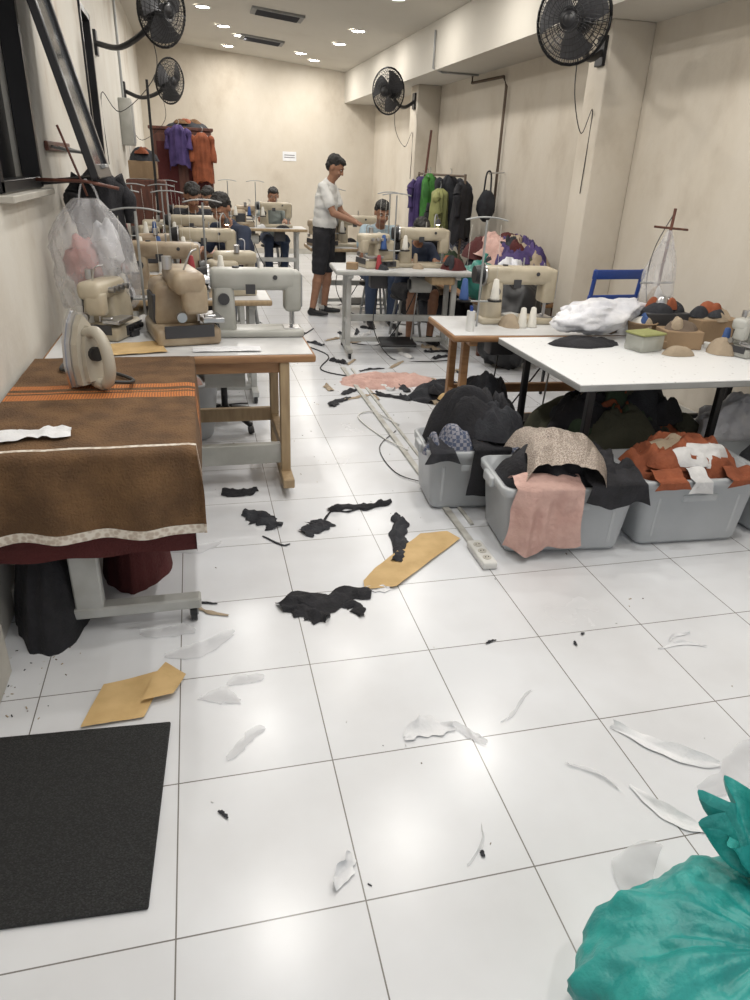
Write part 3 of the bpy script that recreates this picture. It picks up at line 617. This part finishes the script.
def fill3(b,w,d,h):
    b.heap((0,.02,h-.05),(w*.52,d*.52,.16),['rust_cloth','white_cloth','rust_cloth','tan_cloth'],seed=21,fold=.6)
    b.heap((.05,-.05,h+.03),(w*.24,d*.22,.09),['white_cloth'],seed=23,fold=.7)
    drape_over(b,-.08,.0,-d/2,h+.01,.07,'white_cloth',4,.1); drape_over(b,-.26,-.12,-d/2,h+.01,.04,'rust_cloth',5,.1); drape_over(b,.12,.26,-d/2,h+.01,.04,'rust_cloth',8,.1)
bin_((1.34,3.24,0),-.08,.48,.36,.34,fill1)
bin_((1.62,2.74,0),-.10,.64,.40,.35,fill2)
bin_((2.28,2.72,0),-.05,.62,.40,.36,fill3)
bin_((2.95,2.75,0),0,.60,.40,.36,lambda b,w,d,h:b.heap((0,0,h-.05),(w*.48,d*.5,.2),['charcoal_cloth','white_cloth','dkgreen_cloth'],seed=31,fold=.5))
b=B('fabric_pile',(2.3,3.4,0)); b.heap((0,0,0),(.6,.3,.56),['charcoal_cloth','dkgreen_cloth','olive_cloth','black_cloth','rust_cloth','olive_cloth','tan_cloth'],seed=34,fold=.6,na=90,nr=30); b.done()
b=B('white_plastic_bag',(3.0,3.2,0)); b.ell((0,0,.26),(.26,.18,.26),'bag_white',n=48,amp=.25,fr=7,seed=4); b.ell((.15,-.03,.48),(.1,.1,.08),'bag_white',n=24,amp=.3,seed=2); b.done()
b=B('fabric_pile',(1.75,4.05,0)); b.heap((0,0,0),(.25,.3,.42),['charcoal_cloth','brown_cloth','black_cloth'],seed=37,fold=.5); b.done()

ZT=.757
b=B('folded_black_cloth',(2.14,3.58,ZT)); b.heap((0,0,0),(.22,.11,.03),['black_cloth'],seed=41,fold=.5); b.done()
b=B('white_plastic_bag',(2.30,3.74,ZT+.03)); b.ell((0,0,.10),(.27,.13,.10),'bag_white',rot=(0,-.12,.1),n=64,amp=.3,fr=4.5,seed=4); b.ell((-.22,-.02,.06),(.09,.07,.05),'bag_white',n=24,amp=.3,seed=8); b.tube([(.2,0,.13),(.28,.02,.15),(.33,.02,.14)],.03,'bag_white',n=10,rs=lambda t:.055-.035*math.sin(t*2.4)); b.done()
b=B('clear_plastic_box',(2.42,3.42,ZT),.25); b.box((0,0,.045),(.17,.13,.09),'clear_box',bev=.008,seg=2); b.box((0,0,.095),(.18,.14,.012),'yellowgreen',bev=.004); b.box((0,0,.04),(.12,.08,.05),'white_plastic'); b.done()
b=B('cardboard_box',(2.98,3.62,ZT),.1); b.box((0,0,.07),(.3,.2,.14),'cardboard'); b.heap((0,0,.13),(.14,.1,.07),['tan_cloth','charcoal_cloth','rust_cloth'],seed=44); b.done()
b=B('cardboard_box',(2.68,3.48,ZT),-.2); b.box((0,0,.05),(.22,.16,.10),'cardboard'); b.heap((0,0,.09),(.1,.07,.05),['grime','tan_cloth'],seed=46,fold=.7); b.done()
b=B('metal_parts_tray',(2.70,3.7,ZT)); b.box((0,0,.08),(.28,.16,.16),'dark_grey'); b.heap((0,0,.16),(.13,.07,.06),['charcoal_cloth','steel','rust_cloth'],seed=45,fold=.8); b.done()
b=B('wicker_basket',(2.55,3.66,ZT)); b.lathe([(0,.004),(.06,.004),(.085,.10),(.092,.105),(.085,.11),(.075,.10),(.055,.012),(0,.012)],'cardboard',n=24); b.heap((0,0,.08),(.07,.07,.05),['thread_white','thread_blue','tan_cloth'],seed=3,na=24,nr=8); b.done()
mach('overlock_machine',overlock,(2.98,3.28,ZT),.3,'grey_enamel',.7,False)
b=B('sewing_notions_tray'); small_stuff(b,ZT,2.55,3.2,3.25,3.7,20,78); b.done()
b=B('thread_stand',(2.74,3.86,ZT-.0)); b.box((0,-.02,.01),(.16,.16,.02),'black_metal'); b.cyl((0,0,.02),(.05,.05,.72),.009,'wood_dark'); b.cyl((-.1,.0,.62),(.2,.1,.60),.007,'wood_dark'); b.cyl((-.12,0,.3),(.12,.02,.3),.006,'grey_metal')
def pb(u,v):
    a=2*math.pi*u; r=.012+.085*math.sin(math.pi*min(1,v*.62+.02))**1.1*(1+.5*noise.noise(Vector((math.cos(a)*2,math.sin(a)*2,v*3)))); return (.02+r*math.cos(a),.02+r*math.sin(a),.60-.46*v)
b.sheet(pb,28,24,'bag_plastic'); b.heap((.02,.02,.14),(.06,.06,.14),['tan_cloth','white_cloth'],seed=3,na=24,nr=8)
b.tube([(.05,.05,.7),(-.05,.03,.5),(-.06,.03,.3),(-.02,.0,.1)],.003,'cable',n=4); b.done()
def chair(name,loc,rz,c='blue_plastic',sc=1):
    b=B(name,loc,rz,sc)
    b.box((0,0,.45),(.42,.42,.035),c,bev=.012,seg=2)
    for x in(-.18,.18):
        b.tube([(x,-.19,0.01),(x,-.18,.43)],.012,'black_metal',smooth=False); b.tube([(x,.22,0.01),(x,.17,.43),(x,.2,.7),(x,.23,.95)],.014,c)
        b.tube([(x,-.18,.2),(x,.2,.2)],.009,'black_metal',smooth=False)
    for z in(.62,.76,.92): b.box((0,.19+.12*(z-.6),z),(.40,.018,.06),c,rot=(-.12,0,0),bev=.006,seg=2)
    return b.done()
chair('blue_chair',(2.88,4.80,0),math.pi+.1,sc=1.1)
def stool(loc,rz=0,c='black_plastic'):
    b=B('work_stool',loc,rz); b.lathe([(0,.40),(.16,.40),(.18,.415),(.175,.435),(0,.44)],c)
    for i in range(4): a=i*math.pi/2+.78; b.cyl((.12*math.cos(a),.12*math.sin(a),.40),(.19*math.cos(a),.19*math.sin(a),0.0),.014,'grey_metal',n=8)
    b.tube([(.16*math.cos(a*math.pi/8),.16*math.sin(a*math.pi/8),.16) for a in range(17)],.008,'grey_metal',smooth=False); return b.done()
b=B('office_chair',(.12,4.6,0),.3)
for i in range(5):
    a=i*2*math.pi/5; d=Vector((math.cos(a),math.sin(a),0)); b.tube([d*.03+Vector((0,0,.12)),d*.15+Vector((0,0,.09)),d*.27+Vector((0,0,.06))],.018,'black_plastic'); b.cyl(d*.27+Vector((-.012,0,.028)),d*.27+Vector((.012,0,.028)),.028,'black_plastic')
b.cyl((0,0,.08),(0,0,.42),.022,'black_metal'); b.box((0,0,.46),(.44,.42,.07),'black_plastic',bev=.03,seg=3); b.box((-.0,.22,.56),(.05,.03,.26),'black_plastic'); b.box((0,.22,.64),(.38,.04,.12),'black_plastic',bev=.02,seg=3)
b.done()
b=B('plastic_tub',(-.12,4.4,0),0); 
b.lathe([(0,.01),(.15,.01),(.16,.03),(.2,.36),(.215,.365),(.215,.38),(.19,.38),(.15,.03),(0,.03)],'bin_plastic',n=28); b.heap((0,0,.3),(.17,.17,.12),['white_cloth','charcoal_cloth','pink_cloth'],seed=2); b.done()
# ------------------------------------------------------------------ hanging things
b=B('hanging_plastic_bag',(-.53,4.15,1.47))
b.tube([(-.25,.0,.03),(0,0,.03),(.16,0,.0)],.009,'wood_dark',smooth=False); b.tube([(-.1,.0,.28),(-.02,0,.03),(0,0,-.04)],.006,'wood_dark',smooth=False)
for s_ in(-.05,.06): b.tube([(s_,0,-.09),(s_*.6,0,.0),(0,0,.04)],.006,'bag_plastic')
def hb(u,v):
    a=2*math.pi*u; rid=1-2*abs(noise.noise(Vector((math.cos(a)*3,math.sin(a)*3,v*3)))); r=(.03+.17*math.sin(math.pi*min(1,v*.8+.02))**.7)*(1+.35*noise.noise(Vector((math.cos(a)*1.6,math.sin(a)*1.6,v*2.5)))+.16*rid); return (r*math.cos(a),r*.7*math.sin(a),-.05-.56*v)
b.sheet(hb,72,50,'bag_plastic'); b.ell((-.06,0,-.38),(.09,.08,.13),'pinkbag',n=30,amp=.4,seed=3); b.ell((.07,0,-.3),(.07,.07,.15),'bag_white',n=24,amp=.4,seed=5); b.done()
def garment(name,top,w,h,mat,rz=0,seed=0,stick=True,sleeves=True):
    b=B(name,top,rz)
    def fn(u,v):
        a=u*2*math.pi; k=(.30+.55*min(1,v*12)+.15*v)*(1+.14*noise.noise(Vector((math.cos(a),v*3,seed)))); f=1+.45*noise.noise(Vector((math.cos(a)*4,math.sin(a)*4,seed+v)))
        return (w/2*k*math.cos(a)*(1+.1*noise.noise(Vector((u*12,v*2,seed)))),.10*k*f*math.sin(a),-h*v*(1+.14*noise.noise(Vector((u*9,seed,0))))-.05*abs(math.cos(a))*min(1,v*12))
    b.sheet(fn,48,28,mat)
    if sleeves:
        for sg in(-1,1): b.tube([(sg*w*.34,0,-.05),(sg*w*.47,.0,-.11),(sg*w*.52,-.02,-h*.35),(sg*w*.5,-.03,-h*.62)],.05,mat,n=12,rs=lambda t:.038+.012*math.sin(t*9+seed))
    if stick: b.tube([(0,0,.07),(.02,0,.05),(.015,0,.02),(0,0,0)],.004,'grey_metal'); b.tube([(-w*.3,0,-.05),(0,0,0),(w*.3,0,-.05)],.006,'grey_metal')
    return b.done()
garment('hanging_jacket',(-.56,4.95,1.55),.32,.5,'black_cloth',.3,2)
b=B('wall_hook_rail'); b.box((XL+.012,5.0,1.66),(.02,.8,.05),'wood_dark')
for y in(4.7,4.95,5.25): b.tube([(XL+.02,y,1.66),(XL+.1,y,1.64),(XL+.22,y-.0,1.63)],.007,'grey_metal')
b.done()
b=B('wall_poster'); 
b.box((XL+.004,3.05,1.98),(.006,.6,.9),'print',bev=0)
for i in range(4): b.box((XL+.009,2.83+.16*i,2.2),(.004,.12,.3),'paper',bev=0)
b.done()
b=B('wooden_cabinet',(-.1,11.75,0)); b.box((0,0,1.0),(.84,.45,2.0),'wood_dark',bev=.01)
for x in(-.21,.21): b.box((x,-.232,1.0),(.38,.02,1.9),'wood_dark'); b.box((x,-.245,1.4),(.28,.01,.9),'maroon_cloth'); b.cyl((x*.15,-.25,1.1),(x*.15,-.265,1.1),.012,'steel')
b.box((0,0,2.02),(.9,.5,.04),'wood_dark'); b.heap((.1,0,2.04),(.3,.18,.1),['charcoal_cloth','brown_cloth','rust_cloth'],seed=5)
b.done()
for x,w_,h_,m_,s_,z_ in[(-.14,.3,.5,'purple_cloth',5,2.06),(.18,.3,.62,'rust_cloth',6,1.98)]: garment('hanging_shirt',(x,11.36,z_),w_,h_,m_,.2*math.sin(s_),s_)
b=B('metal_locker',(-.5,9.05,0)); b.box((0,0,.7),(.42,.34,1.4),'wood_dark',bev=.01)
for z in(.4,1.0): b.box((.215,0,z),(.012,.3,.54),'wood_dark'); b.cyl((.22,.1,z),(.24,.1,z),.012,'steel')
b.box((-.02,0,1.5),(.3,.28,.18),'cardboard'); b.heap((0,0,1.59),(.16,.14,.14),['charcoal_cloth','rust_cloth'],seed=3); b.done()
b=B('electrical_panel',(XL+.07,10.0,2.0)); b.box((0,0,0),(.14,.4,.5),'grey_enamel',bev=.01,seg=2); b.box((.072,0,0),(.006,.34,.44),'grey_metal'); b.cyl((-.02,0,.25),(-.02,0,1.3),.015,'grey_metal'); b.done()
b=B('fan_pole',(-.38,8.62,0)); b.cyl((0,0,0),(0,0,2.35),.014,'black_metal'); b.lathe([(0,0),(.16,0),(.15,.03),(.02,.05)],'black_metal'); b.done()
b=B('wall_notice',(1.85,YB-.004,1.76)); b.box((0,0,0),(.26,.006,.16),'paper',bev=0); b.box((0,-.004,.02),(.2,.002,.01),'dark_grey',bev=0); b.box((0,-.004,-.02),(.2,.002,.01),'dark_grey',bev=0); b.done()
# ------------------------------------------------------------------ right-side piles
b=B('storage_shelf',(3.0,7.1,0)); b.box((0,0,.48),(.8,1.7,.03),'wood')
for x in(-.37,.37):
    for y in(-.8,.8): b.box((x,y,.23),(.04,.04,.47),'wood_dark')
b.done()
b=B('garment_pile',(3.06,6.95,.495)); b.heap((0,0,0),(.38,.75,.58),['charcoal_cloth','purple_cloth','maroon_cloth','olive_cloth','tan_cloth','purple_cloth','pink_cloth'],seed=52,fold=.7,na=90,nr=30); b.done()
b=B('teal_plastic_bag',(2.66,6.55,.5)); b.ell((0,0,.17),(.2,.19,.17),'teal_bag',n=40,amp=.3,fr=6,seed=3); b.tube([(0,0,.3),(.02,-.02,.37),(.05,0,.42)],.04,'teal_bag',n=10,rs=lambda t:.05-.035*math.sin(t*2.2)); b.done()
b=B('black_plastic_bag',(2.72,5.85,0)); b.ell((0,0,.4),(.28,.28,.4),'black_plastic',n=40,amp=.25,fr=6,seed=9); b.done()
b=B('white_plastic_bag',(2.86,6.3,.5)); b.ell((0,0,.2),(.16,.15,.2),'bag_white',n=40,amp=.3,fr=6,seed=13); b.done()
b=B('fabric_pile',(2.85,8.4,0)); b.heap((0,0,0),(.45,.7,.8),['charcoal_cloth','rust_cloth','dkgreen_cloth','tan_cloth','black_cloth','white_cloth'],seed=57,fold=.6); b.done()
b=B('garment_rack',(3.0,9.0,0),.0)
for y in(-.9,.9): b.cyl((0,y,0),(0,y,1.6),.014,'grime'); b.box((0,y,.02),(.4,.04,.04),'grey_metal')
b.cyl((0,-.9,1.58),(0,.9,1.58),.013,'grime'); b.cyl((-.1,.7,0),(.1,.8,2.1),.016,'wood_dark'); b.done()
rr=random.Random(5)
for i,(y,w,h,m) in enumerate([(8.15,.34,.6,'black_cloth'),(8.35,.3,.7,'plaid'),(8.5,.26,.45,'yellowgreen'),(8.65,.34,.7,'charcoal_cloth'),(8.8,.26,.4,'tan_cloth'),(9.0,.3,.6,'black_cloth'),(9.15,.18,.75,'green_cloth'),(9.35,.34,.6,'purple_cloth'),(9.55,.3,.75,'brown_cloth'),(9.7,.2,.6,'green_cloth'),(9.85,.3,.8,'charcoal_cloth')]):
    garment('hanging_garment',(3.0+rr.uniform(-.16,.1),y,1.5+rr.uniform(-.22,.12)),w,h,m,rr.uniform(.1,1.0),i+3)
b=B('dark_handbag',(3.3,8.15,1.28),0,.85); b.ell((0,0,0),(.13,.1,.2),'charcoal_cloth',n=24,amp=.12,seed=2); b.tube([(-.05,0,.17),(-.03,0,.4),(.03,0,.4),(.05,0,.17)],.012,'charcoal_cloth'); b.cyl((0,0,.4),(.22,0,.42),.01,'steel'); b.done()

# ------------------------------------------------------------------ people
def person(name,loc,rz,J,shirt,pants,s=1.0,short=True,hairlong=False,sleeve=.62,fwd=None,curlH=.5,vox=.0075):
    J={k:Vector(v) for k,v in J.items()}
    prim=[]
    def cap(a,b_,r1,r2,l): prim.append(('c',J[a] if isinstance(a,str) else Vector(a),J[b_] if isinstance(b_,str) else Vector(b_),r1,r2,l))
    def el(c,d,q,l): prim.append(('e',Vector(c),Vector(d),q,l))
    pel,nk,hd=J['pelvis'],J['neck'],J['head']
    sp=(nk-pel); spn=sp.normalized(); side=(J['shR']-J['shL']).normalized(); fw=side.cross(spn).normalized()
    if fw.y>0: fw=-fw
    tq=Matrix((side,spn.cross(side),spn)).transposed()
    L=sp.length
    el(pel+spn*.02,(.165,.12,.13),tq,'pants'); el(pel+spn*.10,(.168,.126,.12),tq,'shirt'); el(pel+spn*(L*.38),(.165,.122,.16),tq,'shirt'); el(pel+spn*(L*.60),(.182,.122,.17),tq,'shirt'); el(pel+spn*(L*.80),(.17,.098,.11),tq,'shirt')
    cap('shL','shR',.05,.05,'shirt'); cap(nk-spn*.06,nk-spn*.03,.085,.066,'shirt'); cap(nk-spn*.05,hd-Vector((0,0,.05)),.052,.050,'skin')
    for S in'LR':
        sh,elb,wr=J['sh'+S],J['el'+S],J['wr'+S]
        cap(sh,elb,.046,.038,'skin'); cap(elb,wr,.040,.026,'skin'); cap(sh,sh.lerp(elb,sleeve),.052,.060,'shirt')
        hip,kn,an=J['hip'+S],J['kn'+S],J['an'+S]
        cap(hip,kn,.088,.058,'skin' if short else 'pants'); cap(hip,hip.lerp(kn,.88 if short else 1),.098,.080,'pants')
        cap(kn,an,.056,.037,'skin' if short else 'pants')
        if not short: cap(kn,kn.lerp(an,.95),.066,.055,'pants')
        cal=kn.lerp(an,.22); cap(cal,cal+(an-kn)*.2,.060,.050,'skin' if short else 'pants')
        ft=Vector(J['toe'+S])-an; ft.z=0; f_=ft.normalized(); a0=Vector((an.x,an.y,.035)); cap(an,a0-f_*.02,.038,.036,'shoe'); cap(a0-f_*.03,a0+f_*.12,.036,.030,'shoe'); cap(a0+f_*.1,a0+f_*.18,.032,.022,'shoe')
        d=(J['hd'+S]-wr).normalized(); n=Vector(J.get('pn'+S,(0,0,-1))); n=(n-d*n.dot(d)).normalized(); w_=d.cross(n).normalized(); sg=1 if S=='L' else -1
        w_*=sg
        cap(wr,wr+d*.03,.026,.026,'skin')
        for k in(-.022,-.007,.008,.022): cap(wr+d*.03+w_*k*.7,wr+d*.085+w_*k,.014,.012,'skin')
        for i,(k,fl) in enumerate([(-.034,.058),(-.0115,.072),(.0115,.078),(.034,.068)]):
            p=wr+d*.085+w_*k*.95; dd=(d+w_*k*3.5).normalized(); ang=curlH*.5
            for j,q in enumerate((.45,.32,.23)):
                dj=(dd*math.cos(ang)+n*math.sin(ang)).normalized(); p2=p+dj*fl*q; cap(p,p2,.0090-.0008*j,.0084-.001*j,'skin'); p=p2; ang+=curlH*.7
        t0=wr+d*.025+w_*.026; t1=t0+(d*.7+w_*.75).normalized()*.038; t2=t1+(d*.95+w_*.2+n*.25).normalized()*.03; cap(t0,t1,.013,.011,'skin'); cap(t1,t2,.010,.009,'skin')
    hf=Vector(fwd if fwd else fw).normalized(); hs=hf.cross(Vector((0,0,1))).normalized(); hu=hs.cross(hf).normalized(); hq=Matrix((hs,hf,hu)).transposed()
    def H(x,y,z): return hd+hq@Vector((x,y,z))
    el(H(0,-.012,.022),(.076,.094,.094),hq,'skin'); el(H(0,.022,-.035),(.062,.070,.072),hq,'skin'); el(H(0,.05,-.085),(.038,.034,.028),hq,'skin')
    cap(H(0,.086,.018),H(0,.106,-.018),.008,.013,'skin'); cap(H(-.012,.092,-.022),H(.012,.092,-.022),.010,.010,'skin')
    for q in(-1,1):
        el(H(q*.079,-.008,-.005),(.010,.020,.032),hq,'skin'); el(H(q*.033,.072,-.028),(.022,.02,.022),hq,'skin'); cap(H(q*.016,.084,.032),H(q*.042,.074,.032),.009,.008,'skin')
    cap(H(-.018,.085,-.055),H(.018,.085,-.055),.007,.007,'lip')
    el(H(0,-.028,.045),(.085,.092,.082),hq,'hair'); el(H(0,.020,.084),(.068,.068,.036),hq,'hair'); el(H(0,-.058,-.0),(.074,.050,.070),hq,'hair')
    if hairlong: el(H(0,-.07,-.07),(.07,.045,.11),hq,'hair')
    b=B('tmp')
    for p in prim:
        if p[0]=='c':
            a,c,r1,r2=p[1:5]; b.cyl(a,c,r1,'skin',r2=r2,n=12) if (a-c).length>1e-5 else None
            b.ell(a,(r1,)*3,'skin',n=12); b.ell(c,(r2,)*3,'skin',n=12)
        else: b.ell(p[1],p[2],'skin',rot=p[3].to_euler(),n=20)
    o=b.done(); md=o.modifiers.new('r','REMESH'); md.mode='VOXEL'; md.voxel_size=vox
    sm=o.modifiers.new('s','SMOOTH'); sm.factor=.5; sm.iterations=2
    dg=bpy.context.evaluated_depsgraph_get(); dg.update(); me=bpy.data.meshes.new_from_object(o.evaluated_get(dg)); bpy.data.objects.remove(o)
    nv=len(me.vertices); V=np.empty(nv*3); me.vertices.foreach_get('co',V); V=V.reshape(-1,3)
    np_=len(me.polygons); C=np.empty(np_*3); me.polygons.foreach_get('center',C); C=C.reshape(-1,3)
    labs=['skin','shirt','pants','hair','shoe','lip']
    def dist(Pt):
        best=np.full(len(Pt),9.9); li=np.zeros(len(Pt),int)
        for p in prim:
            if p[0]=='c':
                a=np.array(p[1]);c=np.array(p[2]); ab=c-a; t=np.clip((Pt-a)@ab/max(1e-9,ab@ab),0,1); dd=np.linalg.norm(Pt-a-t[:,None]*ab,axis=1)-(p[3]+(p[4]-p[3])*t); lb=p[5]
            else:
                q=(Pt-np.array(p[1]))@np.array(p[3]); r=np.array(p[2]); k0=np.linalg.norm(q/r,axis=1); k1=np.linalg.norm(q/(r*r),axis=1)+1e-9; dd=k0*(k0-1)/k1; lb=p[4]
            u=dd<best; best[u]=dd[u]; li[u]=labs.index(lb)
        return best,li
    _,lf=dist(C); _,lv=dist(V)
    N_=np.empty(nv*3); me.vertices.foreach_get('normal',N_); N_=N_.reshape(-1,3)
    for i in range(nv):
        l=lv[i]
        if l in(1,2):
            p=Vector(V[i]); V[i]+=N_[i]*(.008*(1-2*abs(noise.noise(Vector((p.x*6,p.y*6,p.z*10)))))+.003)
        elif l==3: p=Vector(V[i]); V[i]+=N_[i]*.010*noise.noise(p*45)
    me.vertices.foreach_set('co',V.ravel())
    me.materials.clear()
    for m in('skin',shirt,pants,'hair','black_plastic','lip'): me.materials.append(MATS[m])
    me.polygons.foreach_set('material_index',lf.tolist()); me.polygons.foreach_set('use_smooth',[True]*np_); me.update(); me.name=name
    body=bpy.data.objects.new('body',me); bpy.context.collection.objects.link(body)
    e=B('eyes')
    for q in(-1,1):
        e.ell(H(q*.030,.079,.012),(.012,.009,.0055),'eye_white',rot=hq.to_euler(),n=12); e.ell(H(q*.030,.0855,.012),(.006,.004,.005),'hair',rot=hq.to_euler(),n=10)
        e.ell(H(q*.030,.085,.036),(.018,.005,.003),'hair',rot=hq.to_euler(),n=10)
    eo=e.done()
    em=bpy.data.objects.new(name,None); bpy.context.collection.objects.link(em); em.location=loc; em.rotation_euler=(0,0,rz); em.scale=(s,)*3
    body.parent=em; eo.parent=em
    return em
STAND=dict(pelvis=(0,0,.92),neck=(0,-.04,1.44),head=(0,-.12,1.58),shL=(.17,-.03,1.385),shR=(-.17,-.03,1.385),elL=(.21,-.14,1.12),elR=(-.21,-.16,1.13),wrL=(.12,-.36,1.02),wrR=(-.14,-.38,1.05),hdL=(.10,-.45,.99),hdR=(-.13,-.47,1.02),
 hipL=(.09,0,.88),hipR=(-.09,0,.88),knL=(.10,-.02,.48),knR=(-.11,.03,.48),anL=(.10,.02,.085),anR=(-.12,.10,.085),toeL=(.12,-.2,0),toeR=(-.15,-.1,0))
def SIT(lean=.14,hz=.84,hy=-.44,hx=.13,headf=.1,z0=.52):
    return dict(pelvis=(0,0,z0),neck=(0,-lean,z0+.50),head=(0,-lean-headf,z0+.63),shL=(.165,-lean+.01,z0+.445),shR=(-.165,-lean+.01,z0+.445),elL=(.23,-lean-.13,z0+.22),elR=(-.23,-lean-.13,z0+.22),
     wrL=(hx+.02,hy+.09,hz+.01),wrR=(-hx-.02,hy+.09,hz+.01),hdL=(hx,hy,hz),hdR=(-hx,hy,hz),hipL=(.09,0,z0-.0),hipR=(-.09,0,z0-.0),knL=(.13,-.40,z0+.0),knR=(-.13,-.40,z0+.0),anL=(.12,-.38,.085),anR=(-.12,-.36,.085),toeL=(.13,-.6,0),toeR=(-.13,-.6,0))
person('standing_man',(1.45,8.42,0),math.radians(65),STAND,'shirt_white','black_cloth',1.02,True,fwd=(0,-.85,-.5))
person('seated_tailor',(1.98,8.05,0),0,SIT(hz=.64,hy=-.36,hx=.12,z0=.56),'shirt_blue','denim',1.0,False,fwd=(0,-.9,-.4)); stool((1.98,8.05,0))
person('seated_tailor',(2.12,7.16,0),.15,SIT(.16,.86,-.42,.12,.1,z0=.53),'shirt_navy','black_cloth',.94,True,fwd=(-.1,-.8,-.5)); stool((2.12,7.16,0))
J=SIT(.1,.82,-.40,z0=.54); J.update(elR=(-.22,-.25,.82),wrR=(-.08,-.22,1.06),hdR=(-.04,-.19,1.14))
person('seated_tailor',(1.2,11.95,0),.1,J,'shirt_grey','denim',1.0,False,fwd=(-.1,-.9,-.3)); stool((1.2,11.95,0))
person('seated_tailor',(.44,7.12,0),-.75,SIT(.18,.84,-.46,z0=.56),'shirt_navy','denim',1.04,False,fwd=(.1,-.75,-.6)); stool((.44,7.12,0))
person('seated_tailor',(-.0,8.72,0),0,SIT(.14,.84,-.42,z0=.58),'charcoal_cloth','denim',1.05,False,fwd=(.1,-.75,-.6)); stool((-.0,8.72,0))
person('seated_tailor',(.2,10.4,0),0,SIT(.14,.84,-.42,z0=.54),'shirt_grey','denim',1.02,False,fwd=(-.3,-.75,-.5)); stool((.2,10.4,0))

# ------------------------------------------------------------------ camera
F=690.0; H_=1.62
df=Vector((-185,340,-F)).normalized(); up=Vector((1,-0.045,0)).cross(df).normalized(); rt=df.cross(up).normalized()
cam=bpy.data.cameras.new('camera'); co=bpy.data.objects.new('camera',cam); bpy.context.collection.objects.link(co)
co.matrix_world=Matrix.Translation((0,0,H_))@Matrix((rt,df,up)).to_4x4()
cam.sensor_fit='VERTICAL'; cam.sensor_height=36; cam.lens=F/1000*36; cam.clip_start=.02
scn.camera=co
